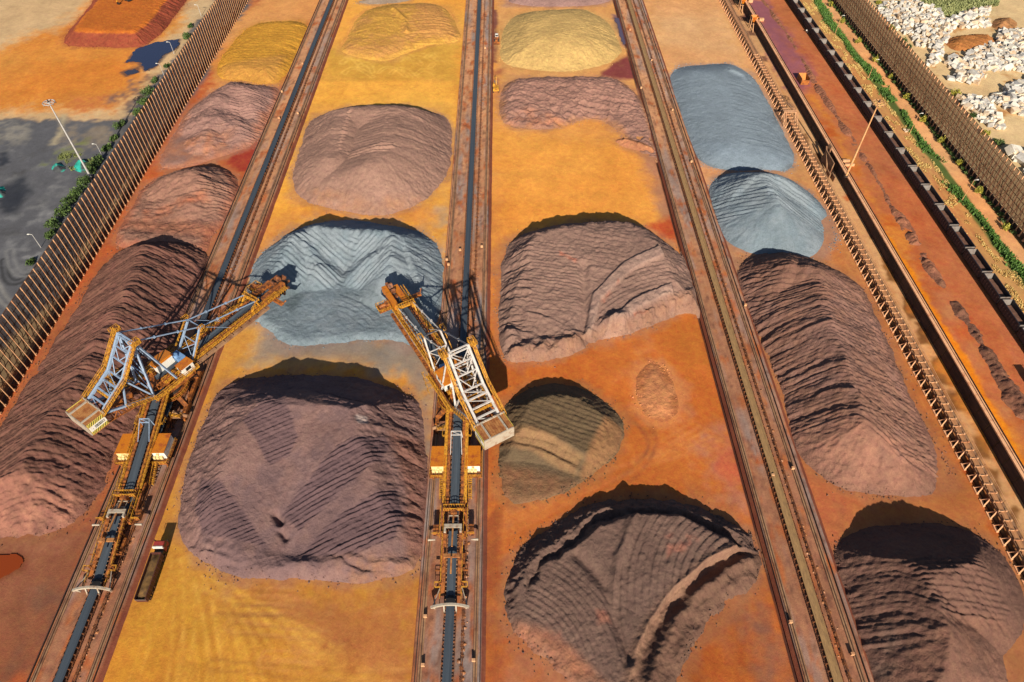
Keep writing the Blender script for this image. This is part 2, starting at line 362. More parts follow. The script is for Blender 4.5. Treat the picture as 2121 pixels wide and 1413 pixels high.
paint([(520,640),(720,700),(890,690),(900,850),(880,1180),(870,900),(840,790),(700,745),(520,755),(470,740)],A(160,140,118),4,1,5)
paint([(500,700),(560,730),(760,735),(760,760),(560,765),(500,745)],A(196,140,74),4,.8,4,brk=.6); paint([(840,720),(880,720),(895,800),(880,840),(850,780)],A(200,144,92),4,.8,5,brk=.6)
paint([(470,690),(550,660),(540,700),(480,760),(420,900),(390,1000),(360,1100),(330,1150),(390,960)],A(204,138,56),3,.9,3)
paint([(540,716),(870,712),(885,800),(800,745)],A(140,134,126),4,.7,4,brk=.5)
paint([(380,1150),(480,1200),(720,1220),(880,1200),(890,1260),(870,1420),(700,1420),(430,1280)],A(182,112,56),8,1,8); paint([(560,1240),(840,1240),(850,1420),(620,1420)],A(178,104,56),8,.8,8)
paint([(230,1420),(300,1240),(360,1150),(460,1230),(600,1320),(730,1430)],A(204,140,48),8,.9,6)
for i in range(8): track(arc((370+i*14,1190+i*5),(560+i*9,1235+i*9),(700+i*14,1425)),A(226,162,64),0.5,0.22)
for i in range(7): track(arc((350+i*6,1170),(330+i*8,1290),(300+i*16,1430)),A(184,118,44),0.6,0.2)
for i in range(26):
    a=RNG.uniform(0,1); track(arc((340+a*150,1150+a*60+RNG.uniform(-10,10)),(330+a*260,1250+RNG.uniform(-30,40)),(250+a*480+RNG.uniform(-30,30),1440)),A(*[(226,164,70),(178,112,44)][i%2]),0.42,0.2)
for i in range(12):
    y=RNG.uniform(1225,1400); track([(RNG.uniform(420,560),y-RNG.uniform(0,30)),(720,y+RNG.uniform(-8,8)),(885,y+RNG.uniform(-6,14))],A(*[(206,138,76),(150,92,50)][i%2]),0.4,0.2)
for i in range(16):
    x=RNG.uniform(1040,1380); y=RNG.uniform(290,450); track(arc((x,y),(x+RNG.uniform(20,60),y+RNG.uniform(-20,20)),(x+RNG.uniform(60,120),y+RNG.uniform(-30,50))),A(*[(240,164,84),(196,120,56)][i%2]),0.4,0.12)
for i in range(14):
    x=RNG.uniform(1340,1500); track([(x,RNG.uniform(0,60)),(x+RNG.uniform(20,60),140)],A(236,176,124),0.4,0.14)
for i in range(9): track([(560+i*8,1225+i*17),(720,1250+i*19),(880,1262+i*17)],A(206,136,74),0.5,0.16)
# --- lane 2
paint([(1020,0),(1290,0),(1330,190),(1030,185)],A(212,150,90),5,.9,5); paint([(1040,0),(1280,-5),(1250,12),(1040,14)],A(170,128,108),3,.7,3)
paint([(1270,30),(1300,40),(1312,110),(1290,100)],A(132,96,104),2,.9,2.5); paint([(1245,148),(1305,108),(1322,165),(1240,166)],A(126,54,58),1.5,.95,2)  # first patch paints the shadow right of the pale pile
paint([(1018,20),(1030,20),(1030,130),(1018,130)],A(120,66,62),1,.9,1); paint([(1012,150),(1042,142),(1042,155),(1020,160)],A(168,96,64),2,.8,2); paint([(1012,165),(1034,160),(1034,190),(1014,188)],A(168,98,66),1.5,.8,2)
paint([(1020,275),(1150,285),(1290,300),(1345,380),(1390,470),(1300,455),(1200,460),(1030,500)],A(228,148,64),6,1,7)
paint([(1330,300),(1380,330),(1400,480),(1390,505),(1370,440)],A(176,120,92),4,.9,4); paint([(1345,470),(1385,450),(1405,480),(1400,497),(1370,492)],A(186,78,42),2,.95,2.5)
paint([(1030,760),(1160,752),(1300,700),(1440,650),(1470,690),(1510,860),(1550,1080),(1420,1020),(1260,1010),(1030,1090)],A(190,102,44),7,.9,8)
paint([(1380,680),(1460,670),(1480,760),(1400,760)],A(190,110,46),5,.8,6)
paint([(1315,760),(1370,745),(1410,800),(1415,860),(1370,880),(1330,870)],A(182,112,74),3,.8,5,brk=.4)
paint([(1440,920),(1500,900),(1540,1010),(1560,1090),(1500,1000)],A(182,116,88),5,.9,6,brk=.5); paint([(1490,930),(1520,960),(1530,1000),(1500,980)],A(196,92,58),3,.8,4,brk=.5)
for i in range(5): track(arc((1035+i*6,1108-i*13),(1200+i*17,1030-i*15),(1440+i*16,880+i*9)),A(206,124,68),0.5,0.16)
for i in range(3): track(arc((1300+i*5,850+i*10),(1400+i*9,930-i*14),(1290-i*14,1000+i*9)),A(150,84,50),0.5,0.2)
paint([(1395,1240),(1500,1190),(1540,1240),(1590,1413),(1380,1440),(1400,1330)],A(166,84,36),4,1,6)
paint([(1500,1150),(1570,1130),(1600,1300),(1640,1420),(1580,1420),(1540,1240)],A(136,88,68),5,.9,6); paint([(1040,1290),(1200,1380),(1260,1420),(1040,1430)],A(172,104,72),4,.9,5)
for i in range(14): track([(1006+i*2.2,1090-i*3),(1003+i*2.6,1413)],A(150,76,42),0.5,0.15,gauge=1.0)
# --- lane 3
paint([(1330,0),(1480,0),(1560,150),(1400,140)],A(214,158,108),6,.8,7)
paint([(1440,340),(1500,350),(1480,390),(1460,400)],A(214,148,100),3,.8,3); paint([(1640,360),(1700,420),(1740,500),(1790,600),(1700,530),(1735,470)],A(196,116,62),4,.8,4)
paint([(1480,480),(1540,540),(1640,538),(1540,560),(1530,600)],A(176,128,100),4,.8,4)
paint([(1590,760),(1640,960),(1720,1010),(1790,1030),(1730,1140),(1760,1300),(1700,1250)],A(188,104,66),4,.8,4); paint([(1740,1200),(1790,1300),(1810,1413),(1790,1400)],A(190,110,74),3,.8,3); paint([(1762,1285),(1785,1285),(1800,1370),(1785,1370)],A(160,150,140),2,.7,3,brk=.5)
paint([(1800,600),(1830,600),(1990,900),(2121,1120),(2121,1220),(1980,980),(1900,850)],A(184,108,56),4,.8,5); paint([(1970,930),(1990,935),(2080,1120),(2060,1110)],A(176,78,22),1.4,.9,2.5,brk=.3); paint([(1940,790),(1950,800),(1960,830),(1945,820)],A(130,70,40),1,.8,1.5)
for i in range(5): track([(1505+i*8,0),(1650+i*10,330),(1800+i*12,620),(2000+i*16,980),(2130,1200+i*10)],A(206,136,80),0.5,0.14)
# --- apron beside the wall: wet brown stains and painted shadows
ap=[(1625,250),(1640,262),(1700,350),(1690,330)]
for (x,y,w,h) in ((1640,262,26,26),(1662,290,26,30),(1690,330,28,32),(1800,480,26,40),(1840,560,30,56),(1880,640,34,60),(1905,690,36,60),(1945,770,40,70),(1975,830,40,50),(2030,930,40,60),(2060,1000,40,70),(2095,1070,30,50)):
    paint([(x-w*.35,y-h*.42),(x+w*.3,y-h*.44),(x+w*.64,y+h*.4),(x-w*.02,y+h*.38)],A(122,76,38),.8,.95,1.6)
for (x,y) in ((1512,4),(1538,38),(1555,68),(1578,122)): paint([(x-12,y-4),(x+8,y-6),(x+12,y+6),(x-6,y+6)],A(110,72,56),.8,.9,1.2)  # dark patches paint in the shadows of structures along the wall
# --- rail terrace (z = 4.5)
tz=dict(z=TZ)
paint([(1545,0),(1590,0),(1690,160),(1660,195),(1600,100)],A(150,88,98),3,.9,4,**tz); paint([(1600,60),(1650,150),(1690,160),(1640,60)],A(158,88,76),3,.7,4,brk=.5,**tz)
paint([(1700,230),(1668,200),(1690,195),(1750,300),(1820,420),(1870,480),(1900,590),(1950,680),(2121,930),(2121,1000),(2000,800),(1880,560),(1780,390)],A(206,124,52),3,.95,4,**tz)
for (x,y,w,h) in ((1715,265,30,40),(1775,370,34,50),(1830,450,30,40),(1885,540,34,40),(1925,610,40,50),(1985,690,50,50),(2040,760,50,60),(2080,850,50,40)):
    paint([(x-w*.5,y-h*.5),(x+w*.4,y-h*.5),(x+w*.6,y+h*.4),(x-w*.2,y+h*.5)],A(182,82,34),2,.8,4,brk=.4,**tz)
for (x,y) in ((1960,640),(2020,740),(2060,830)): paint([(x-24,y-34),(x+6,y-30),(x+30,y+34),(x,y+30)],A(190,128,84),2,.7,3,brk=.4,**tz)
paint([(1826,480),(1836,484),(1990,720),(2121,960),(2121,1000),(2080,910)],A(226,128,22),.7,.95,1.5,**tz)
paint([(1660,100),(1700,150),(1900,480),(2000,660),(2121,830),(2121,760),(2000,600),(1720,150)],A(178,88,50),4,.7,5,brk=.3,**tz); paint([(1760,200),(1800,260),(1860,360),(1830,340)],A(166,88,60),3,.6,4,brk=.4,**tz)
for i in range(6): track([(1640+i*12,60),(1840+i*14,330),(2010+i*14,590),(2150,790+i*20)],A(186,108,72),0.7,0.15,z=TZ)
# --- boulder yard
paint([(1830,-20),(2000,-20),(1990,50),(1960,40),(1900,20)],A(150,150,96),5,.9,6,brk=.3,**tz); paint([(1960,-20),(2060,-20),(2030,30),(1980,50)],A(134,138,84),4,.8,6,brk=.5,**tz)
for (x,y,w,h) in ((1990,88,60,26),(2075,50,50,30),(1960,90,30,16),(1935,150,14,26),(1970,112,30,14),(2095,160,30,16),(2080,230,40,14),(1985,60,24,12),(1955,175,24,12)):
    paint([(x-w*.5,y-h*.4),(x+w*.3,y-h*.5),(x+w*.5,y+h*.4),(x-w*.4,y+h*.5)],A(178,116,62),2,.85,4,brk=.4,**tz)
GZ+=0.05*W2
GZ-=1.2*sst(62.9,63.5,GX)*(1-sst(64.4,64.9,GX))*(1-sst(235,262,GY))
zone(63.1,64.8,A(78,46,38),0.3)  # dark strip paints in the shade below the bench's left wall
def spill(Q,c,reach=3.2,amt=.55):
    """loose ore trodden out round the toe of a pile"""
    m=reach*3; x0,y0=Q.min(0)-m; x1,y1=Q.max(0)+m
    ix=np.where((gx>=x0)&(gx<=x1))[0]; iy=np.where((gy>=y0)&(gy<=y1))[0]
    if len(ix)<2 or len(iy)<2: return
    sl=(slice(iy[0],iy[-1]+1),slice(ix[0],ix[-1]+1)); d,_=sdpoly(GX[sl],GY[sl],Q)
    n=fbm(GX[sl]*.22,GY[sl]*.22,77,3)+.7*fbm(GX[sl]*.06,GY[sl]*.06,78,3); q=np.clip(-d,0,99)/reach
    a=np.clip(1.15-q*(1-.9*n)+.5*n,0,1)*np.exp(-(q*.55)**2)*amt; GC[sl]=GC[sl]*(1-a[...,None])+np.asarray(c)*a[...,None]
def finish_ground():
    global GC,GZ
    W4=fbm(GX*0.3,GY*0.3,51,2); W5=fbm(GX*.012,GY*.03,52,4); W6=fbm(GX*.09,GY*.03,53,4)
    GC*=(1+.09*W4+.10*W6)[...,None]
    hue=np.clip(.5+W5*1.1+.35*W6,0,1)[...,None]; sat=np.clip((GC[...,0]/np.maximum(GC[...,2],1e-4)-1.6)/2,0,1)[...,None]
    GC*=1+sat*(np.array([.02,.10,.22])*hue+np.array([.07,.0,-.02])*(1-hue)); GC*=1+sat*np.array([.12,.15,.04])
    Zg=np.where((np.abs(GX-WALLX)<0.3),gz[None,:],GZ)
    tag(grid_mesh('ground',GX,GY,Zg,np.clip(GC,0.004,0.85),M['ground']),kind='structure')
def wet(Q,c): spill(np.asarray(Q),np.asarray(c)*.5+np.asarray(A(96,70,54))*.5,1.4,.8)
# standing water and one shadow patch: thin irregular sheets
def puddle(P,c,label,z=0.0,warp=3.0,rough=0.08):
    Q=wpoly(P,z); x0,y0=Q.min(0)-3; x1,y1=Q.max(0)+3
    X,Y=np.meshgrid(np.arange(x0,x1,0.25),np.arange(y0,y1,0.25)); d,_=sdpoly(X,Y,Q); d=d+warp*(fbm(X*.12,Y*.12,31,4)+0.5*fbm(X*.5,Y*.5,4,3)); wet(Q,c)
    m,nt,b=newmat('standing water'); b.inputs['Base Color'].default_value=(*c,1); b.inputs['Roughness'].default_value=rough
    o=grid_mesh('puddle',X,Y,np.full(X.shape,z+0.22),np.ones(X.shape+(3,))*c,m,keep=d>0); return tag(o,kind='structure')
puddle([(292,97),(370,82),(366,100),(340,115),(325,136),(300,148),(290,128),(262,128)],A(44,50,78),'pool')
puddle([(-40,1152),(30,1152),(50,1160),(40,1178),(4,1196),(-40,1200)],A(146,62,18),'pool',warp=1.2,rough=.2)
puddle([(250,150),(285,140),(288,150),(262,158)],A(60,56,70),'pool')
puddle([(1275,38),(1298,44),(1306,84),(1292,92),(1284,70)],A(96,80,96),'pool',warp=1.5)  # sheet laid over the painted shadow patch beside the pale pile
# ================================================================ STOCKPILES
class Ctx: pass
LUMPS=[]
def P3(p,z=None):
    if z is None: z=p[2] if len(p)>2 else 0.0
    q=at(p[0],p[1],z); return np.array([q[0],q[1],z])
def pile(name,label,out,col,top,slope=0.75,res=0.26,k=1.2,seed=1,edge=0.9,rill=(0.5,1.6),rough=0.12,feats=(),cat='ore pile',z0=0.0,col2=None,group=None,smoothit=2,lumps=0.0,apron=None,dust=None,dustw=5.0,zs=1.0):
    Q=[]
    for p in out:
        if len(p)==4: q=at(p[0],p[1],z0); Q.append((q[0],q[1]-0.59*p[3]))
        elif len(p)>2: q=at(p[0],p[1],z0+p[2]); Q.append((q[0],q[1]+p[2]/slope))
        else: q=at(p[0],p[1],z0); Q.append((q[0],q[1]))
    Q=smooth_poly(np.array(Q),smoothit)
    x0,y0=Q.min(0)-2; x1,y1=Q.max(0)+2
    c=Ctx(); c.X,c.Y=np.meshgrid(np.arange(x0,x1,res),np.arange(y0,y1,res)); X,Y=c.X,c.Y; c.seed=seed; c.zs=zs
    d,S=sdpoly(X,Y,Q); c.S=S
    d=d+edge*(fbm(X*.09,Y*.09,seed+3,3)+0.55*fbm(X*.4,Y*.4,seed+5,3)+.28*fbm(X*1.3,Y*1.3,seed+6,2)); c.d=d
    T=top(c) if callable(top) else np.full(X.shape,float(top))
    base=slope*d
    Z=smin(base,T,k)
    if rill[0]:
        r=fbm(S/rill[1],d*0.07,seed+11,3)*0.7+fbm(S/(rill[1]*4),d*0.03,seed+12,2)*0.6
        Z=Z+rill[0]*r*sst(0.2,3,d)*sst(-2.0,1.0,T-base)
    c.Z=Z; c.T=T; c.base=base; c.C=np.ones(X.shape+(3,))*np.asarray(col)
    if col2 is not None:
        m=sst(-0.25,0.35,fbm(X*.03,Y*.03,seed+40,4)+0.4*fbm(X*.3,Y*.3,seed+41,3))[...,None]; c.C=c.C*(1-m)+np.asarray(col2)*m
    for f in feats: f(c)
    Z=c.Z
    if lumps: Z=Z+lumps*(1-np.abs(fbm(X*.22,Y*.22,seed+50,4))*2.2)*sst(0,4,d)*0.5
    Z=Z+rough*(1.35*fbm(X*.9,Y*.9,seed+7,4)+0.9*fbm(X*.25,Y*.25,seed+8,3))*sst(0,2,d)
    if apron is not None: Z=np.maximum(Z,smin(d*0.35,apron+0.25*fbm(X*.15,Y*.15,seed+60,3),0.5))
    if dust is not None:
        m=(1-sst(0,dustw,d+2.5*fbm(X*.2,Y*.2,seed+70,3)))[...,None]*0.75; c.C=c.C*(1-m)+np.asarray(dust)*m
    Z=np.where(d>0,np.where(Z>0.0,Z,Z*.7),np.minimum(d*0.6,0.02))
    if z0==0 and cat=='ore pile': spill(Q,np.asarray(col)*.55+np.asarray(A(186,116,66))*.45)
    if cat=='ore pile' and col[0]>0: 
        mm=(d<1.5)&(d>-5); pr=np.where(mm,np.exp(-np.abs(d-.2)/1.1),0)*np.clip(.5+2*fbm(X*.15,Y*.15,seed+99,3),.05,1.5); per=np.hypot(*(np.roll(Q,-1,0)-Q).T).sum(); n=int(per*3.2); ii=np.random.default_rng(seed).choice(X.size,n,p=(pr/pr.sum()).ravel()); LUMPS.append((X.ravel()[ii],Y.ravel()[ii],np.maximum(Z.ravel()[ii],0),np.asarray(col)))
    cen=np.array([Q[:,0].mean(),Q[:,1].mean(),z0])
    o=grid_mesh(name,X,Y,Z+z0,np.clip(c.C,0.004,0.85),M['ore'],keep=d>-0.9,loc=cen)
    return tag(o,label,cat,group)
def region(c,poly,z,soft=1.0,warp=0.6):
    Q=np.array([P3(p,(p[2] if len(p)>2 else z)*c.zs)[:2] for p in poly]); d,_=sdpoly(c.X,c.Y,Q)
    return sst(-soft,soft,d+warp*fbm(c.X*.3,c.Y*.3,c.seed+77,3))
def saw(t,steep=0.25): 
    f=t-np.floor(t); return np.where(f<1-steep,f/(1-steep),(1-f)/steep)-0.5
def hsh(i,s=0): return _h(i.astype(np.int64),np.zeros_like(i,dtype=np.int64),s+5)
def strata(c,u,v,wl,amp,warp,steep,vary,sd):
    uu=u+warp*wl*(1.3*fbm(u*.07,v*.035,sd,3)+.35*fbm(u*.2,v*.18,sd+1,3)); t=uu/wl; k=np.floor(t)
    am=np.clip(1-vary*.5+vary*1.6*vn(k*3.71,v*.07+k,sd+2)-vary*.4,0,1.6)
    return amp*(.66*saw(t,steep)*am+.5*fbm(uu*1.15/min(wl,2.2)*1.3,v*.09,sd+3,4)*(.5+vn(u*.05,v*.05,sd+4)))
def waves(c,poly,a,b,z,wl,amp,warp=0.35,soft=0.8,steep=0.25,wf=0.12,cross=0.0,vary=0.8,ridge=None,chev=.38):
    """irregular slumped steps square to the direction a->b (pixel points at height z)"""
    z=z*c.zs; p=P3(a,z)[:2]; q=P3(b,z)[:2]; e=(q-p)/np.linalg.norm(q-p)
    u=(c.X-p[0])*e[0]+(c.Y-p[1])*e[1]; v=-(c.X-p[0])*e[1]+(c.Y-p[1])*e[0]
    if ridge is not None: dr,_,_=dline(c.X,c.Y,[P3(q_) for q_ in ridge]); u=u+chev*np.sqrt(dr*dr+4)
    h=strata(c,u,v,wl,amp,warp,steep,vary,c.seed+21)
    if cross: h=h+cross*.6*fbm(v*.9+7*np.floor(u/wl),u*0.25,c.seed+22,2)
    m=region(c,poly,z,soft) if poly is not None else sst(0.3,3,c.d)
    c.Z=c.Z+m*h; return m
def arcs(c,poly,cen,z,wl,amp,warp=0.2,soft=0.6,steep=0.25,sign=1,cross=0.0,vary=0.8,terr=0.0):
    p=P3(cen,z)[:2]; r=np.hypot(c.X-p[0],c.Y-p[1]); th=np.arctan2(c.Y-p[1],c.X-p[0])*r.mean()
    h=strata(c,sign*r,th,wl,amp,warp,steep,vary,c.seed+23)
    if cross: h=h+cross*.6*fbm(th*1.0+5*np.floor(r/wl),r*0.2,c.seed+24,2)
    m=region(c,poly,z,soft) if poly is not None else sst(0.3,3,c.d)
    c.Z=c.Z+m*h; return m
def lift(c,poly,z,h,soft=0.8): c.Z=c.Z+region(c,poly,z,soft)*h
def shade(c,poly,z,col,soft=1.0,alpha=1.0,brk=0.0):
    m=region(c,poly,z,soft)*alpha
    if brk: m=m*np.clip(0.5+brk*2*fbm(c.X*.35,c.Y*.35,c.seed+90,4),0,1)
    m=m[...,None]; c.C=c.C*(1-m)+np.asarray(col)*m
def groove(c,pts,z,depth,w):
    d,_,_=dline(c.X,c.Y,[P3(p,z*c.zs) for p in pts]); c.Z=c.Z-depth*np.exp(-(d/w)**2)
def berm(c,pts,z,h,w):
    d,_,_=dline(c.X,c.Y,[P3(p,z) for p in pts]); c.Z=c.Z+h*np.exp(-(d/w)**2)*(1+0.6*fbm(c.X*.25,c.Y*.25,c.seed+33,3))
def cones(c,ridges,slope=0.75,step=2.4,jit=0.5,seed=0,flat=0.0):
    """envelope of many tipped cones along ridge lines"""
    r=np.random.default_rng(seed+100); Z=np.full(c.X.shape,-5.0)
    for ln in ridges:
        pts=[P3(p) for p in ln]
        if len(pts)==1: S=[pts[0]]
        else:
            S=[]
            for a,b in zip(pts[:-1],pts[1:]):
                n=max(1,int(np.linalg.norm((b-a)[:2])/step)); S+= [a+(b-a)*(i+r.uniform(-.25,.25))/n for i in range(n)]
            S.append(pts[-1])
        for s in S:
            dd=np.hypot(c.X-s[0]-r.uniform(-.5,.5),c.Y-s[1]); Z=np.maximum(Z,s[2]+r.uniform(-jit,jit)-slope*np.maximum(dd-flat,0))
    return Z
def plane(c,pa,pb,lo=0.0):
    """height falling linearly from pixel point pa (px,py,h) to pb (px,py,h)"""
    a=P3(pa); b=P3(pb); e=(b-a)[:2]; t=((c.X-a[0])*e[0]+(c.Y-a[1])*e[1])/(e@e)
    return np.maximum(a[2]+(b[2]-a[2])*np.maximum(t,0)+.25*np.minimum(t,0)*(a[2]-b[2]),lo)
MAUVE=A(156,118,104); MAUVE2=A(160,120,112); BROWN=A(126,88,72); BROWN2=A(116,80,66); BG=A(124,137,141); BG2=A(138,147,149)
# ---- lane beside the left fence
def f_yel(c):
    waves(c,[(520,75),(625,55),(600,145),(470,140)],(540,150),(590,60),3,2.6,0.15)
    shade(c,[(455,140),(590,120),(570,185),(460,170)],1,A(200,142,70),3,.7)
pile('ore_pile','low mustard yellow pile with a flat top beside the left fence',[(447,145),(462,110),(503,52,4),(560,45,4),(612,43,4),(637,60,4),(622,100),(600,152),(560,178),(500,166),(455,164)],A(208,148,52),lambda c:2.8+0*c.X,slope=.42,seed=2,feats=[f_yel],rill=(.4,2.0))
def f_mv1(c):
    waves(c,[(480,180,5),(575,200,3),(560,290,2),(520,300,3),(470,240,6)],(500,300),(545,190),4,1.7,0.75,0.5,cross=.2)
    waves(c,[(380,270,3),(480,190,6),(500,280,4),(420,310,2)],(400,330),(440,200),4,5.5,0.5,0.9)
    shade(c,[(340,300),(480,280),(470,320),(360,345)],1,A(190,120,78),3,.6,.5)
pile('ore_pile','grey mauve weathered pile with rilled right flank just below the mustard pile',[(318,356),(360,276),(392,225),(445,172,6),(480,171,6),(520,178,5),(580,182),(577,213),(556,255),(530,300),(470,322),(400,345)],MAUVE,lambda c:cones(c,[[(445,180,6.5),(490,178,6.5)],[(450,200,6),(420,290,3.5)],[(500,180,6),(540,220,4.5)],[(430,240,5),(500,260,4)]],.38,3,.7,3,2.0),slope=.55,k=1.5,seed=5,apron=1.0,feats=[f_mv1],lumps=.8,rough=.16,col2=A(164,122,104),dust=A(182,116,84))
def f_mv2(c):
    waves(c,[(420,360,5),(478,385,3),(478,440,1),(430,440,3),(400,400,6)],(430,450),(460,350),4,1.6,0.7,0.5,cross=.2)
    waves(c,[(300,400,3),(400,360,7),(430,440,3),(300,470,1)],(330,480),(370,350),4,4.5,0.5,0.8)
    shade(c,[(300,440,1),(430,400,4),(430,415,4),(300,462,1)],0,A(188,110,74),1.5,.7,.4); shade(c,[(260,460),(440,470),(430,500),(260,480)],0,A(170,106,76),3,.6)
pile('ore_pile','dusty brown mauve slumped pile just above the long ribbed pile beside the left fence',[(238,490),(275,425),(302,380),(350,357,5),(400,349,7),(434,352,7.5),(474,375,5),(500,395),(484,440),(440,490),(428,535),(330,520),(240,515)],A(154,112,92),lambda c:np.maximum(cones(c,[[(360,362,6),(405,352,8),(436,358,8)],[(420,360,7.5),(390,420,4)],[(440,370,6.5),(455,420,3.5)]],.42,3,.6,4,1.5),1.4+.9*fbm(c.X*.1,c.Y*.1,3,3)),slope=.6,k=1.5,seed=9,feats=[f_mv2],lumps=.8,rough=.16,dust=A(176,104,74))
def f_long0(c):
    RG=[(300,517,9),(270,600,10.5),(205,720,11.5),(120,860,12),(50,1000,12)]; waves(c,None,(150,900),(290,600),6,2.6,0.42,0.4,steep=.3,vary=1.4,ridge=RG); waves(c,None,(135,900),(290,600),6,1.2,0.34,0.3,steep=.3,ridge=RG); waves(c,None,(150,900),(290,600),6,9,0.7,0.4,steep=.4,vary=1.2,ridge=RG)
    shade(c,[(0,985,5),(60,985,9),(110,990,8),(160,1030,3),(130,1090),(0,1120),(-60,1110)],4,A(176,120,96),2,.85,.35)
pile('ore_pile','very long dark brown ribbed pile running along the left fence beside the left machine',[(232,524),(250,513,7),(300,505,8),(350,505,8),(412,522,4),(425,560),(412,600),(375,700),(330,800),(280,880),(236,945),(200,1030),(134,1095),(60,1116),(-80,1128),(-260,1130),(-240,1000),(-60,940),(0,886),(66,770),(153,636)],BROWN2,lambda c:cones(c,[[(300,517,9),(270,600,10.5),(205,720,11.5),(120,860,12),(50,1000,12)],[(370,525,7),(290,600,9)]],.5,1.9,.5,8,1.5),slope=.7,k=1.0,seed=12,feats=[f_long0],rough=.2,col2=A(128,86,72),rill=(.3,1.6),edge=1.4)
# ---- lane 1
def f_sand(c):
    arcs(c,[(840,95,3),(955,80,1),(925,25,5),(840,20,5)],(900,170),4,3.5,0.28,steep=.35)
    arcs(c,[(715,95,2),(830,110,3),(845,50,5),(800,10,5),(730,30,4)],(700,180),4,9,0.25); berm(c,[(815,18),(838,38),(842,62)],4,1.0,1.2)
pile('ore_pile','broad low sandy pile with curved cuts at the top of the second lane',[(704,104),(715,88),(736,24,4),(816,9,4),(903,9,4),(930,28,4),(960,82),(930,90),(880,95),(829,117),(812,126),(780,126),(720,116)],A(206,146,78),lambda c:plane(c,(820,20,4),(820,115,1.6)),slope=.35,k=2,seed=15,feats=[f_sand],rill=(.3,2),col2=A(206,152,66),dust=A(222,166,74),rough=.14)
pile('ore_pile','grey brown pile cut by the top edge of the picture in the second lane',[(735,5),(760,-4,3),(830,-8,3),(850,-4),(850,2),(800,9),(760,10)],A(150,130,110),3,slope=.5,seed=16,res=.6)
def f_mv(c):
    waves(c,[(700,305,8),(720,235,9),(735,225,9),(726,240,9),(706,310,8)],(706,312),(722,235),8,2.4,0.9,0.1,steep=.4)
    waves(c,[(720,300,9),(770,235,10),(818,230,11),(818,295,11)],(740,320),(775,230),9,2.0,0.2,0.4)
    waves(c,[(820,225,11),(930,265,3),(932,350,1),(870,330,4),(818,298,11)],(850,340),(868,230),6,7,0.4,0.4,steep=.3)
    waves(c,[(715,306,9),(800,300,10),(830,303,10),(800,322,9),(720,322,9)],(760,326),(765,300),9,2.6,1.0,0.5,steep=.4,cross=.5)
    shade(c,[(616,395),(660,395,2),(780,420,2),(870,400,2),(880,430),(770,452),(660,440)],0,A(182,128,88),2,.5,.4)
pile('ore_pile','wide smooth pinkish mauve pile in the second lane beyond the blue grey pile',[(643,245),(668,232,6),(696,222,9),(760,219,10),(819,217,10),(879,226,9),(919,238,7),(938,268),(936,320),(930,358),(896,402),(863,426),(783,450),(680,433),(616,412),(603,366),(622,300)],A(160,123,104),lambda c:np.maximum(cones(c,[[(700,224,9.5),(819,219,11.5),(885,228,9.5)],[(819,219,11.5),(800,300,11),(766,340,10.5)],[(706,230,9.5),(690,320,8)]],.34,2.5,.25,7,3),0),slope=.62,k=1.6,seed=18,feats=[f_mv],rough=.1,rill=(.35,2.2))
def f_bg(c):
    m=waves(c,[(560,520,7),(605,475,10),(745,480,10),(712,592,1.5),(640,605,1.5),(540,560,4)],(600,600),(720,505),6,1.7,0.62,0.75,steep=.4,cross=.25)
    waves(c,[(712,592,1.5),(745,475,10),(815,492,10.5),(812,560,8),(760,600,1.5)],(800,590),(705,490),6,1.5,0.55,0.75,steep=.4,cross=.25)
    waves(c,[(815,492,10.5),(905,520,5),(912,610,1),(850,600,3),(812,560,8)],(830,600),(870,500),6,2.4,0.5,0.4,steep=.35)
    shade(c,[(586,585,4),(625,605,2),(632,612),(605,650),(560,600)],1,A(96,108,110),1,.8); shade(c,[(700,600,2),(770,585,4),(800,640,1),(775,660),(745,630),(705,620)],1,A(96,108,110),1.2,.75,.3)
    arcs(c,[(700,610),(780,600),(800,650),(760,680),(700,660)],(600,760),1,2.2,0.25)
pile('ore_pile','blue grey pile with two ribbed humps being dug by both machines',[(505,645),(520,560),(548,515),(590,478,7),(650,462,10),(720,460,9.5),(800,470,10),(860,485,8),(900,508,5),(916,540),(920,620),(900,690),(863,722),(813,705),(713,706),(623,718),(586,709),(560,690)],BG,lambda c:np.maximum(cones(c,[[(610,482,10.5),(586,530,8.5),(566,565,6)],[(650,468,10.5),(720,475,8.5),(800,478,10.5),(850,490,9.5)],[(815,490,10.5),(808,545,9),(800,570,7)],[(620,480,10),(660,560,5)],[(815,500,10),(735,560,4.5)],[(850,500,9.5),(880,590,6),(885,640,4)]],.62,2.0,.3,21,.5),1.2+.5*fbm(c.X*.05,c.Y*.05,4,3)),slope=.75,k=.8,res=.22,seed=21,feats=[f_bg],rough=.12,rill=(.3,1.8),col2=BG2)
def mesa9(c):
    T=plane(c,(650,838,13.2),(600,1160,2.6),1.6); Q=np.array([P3(p)[:2] for p in [(402,1000,5.5),(428,955,7),(470,915,8.6),(515,868,10.8),(560,818,13),(600,822,13.2),(640,836,12.8),(745,850,12.2),(795,880,11.2),(806,925,10.2),(828,1000,8),(834,1090,5.2),(800,1150,3.2),(600,1175,2.6),(540,1165,2.6),(412,1115,3)]]); d,_=sdpoly(c.X,c.Y,Q); c.out=-d; dv,_,_=dline(c.X,c.Y,[P3(p) for p in [(645,838,13),(600,930,9.5),(572,985,7.4),(577,1040,6),(582,1085,4.6),(600,1160,2.4)]]); T=T+np.minimum(.14*dv,2.2)*sst(-3,4,d)-1.3*sst(-3,4,d)
    return T-.5*np.maximum(-d+.8*fbm(c.X*.12,c.Y*.12,66,3),0)
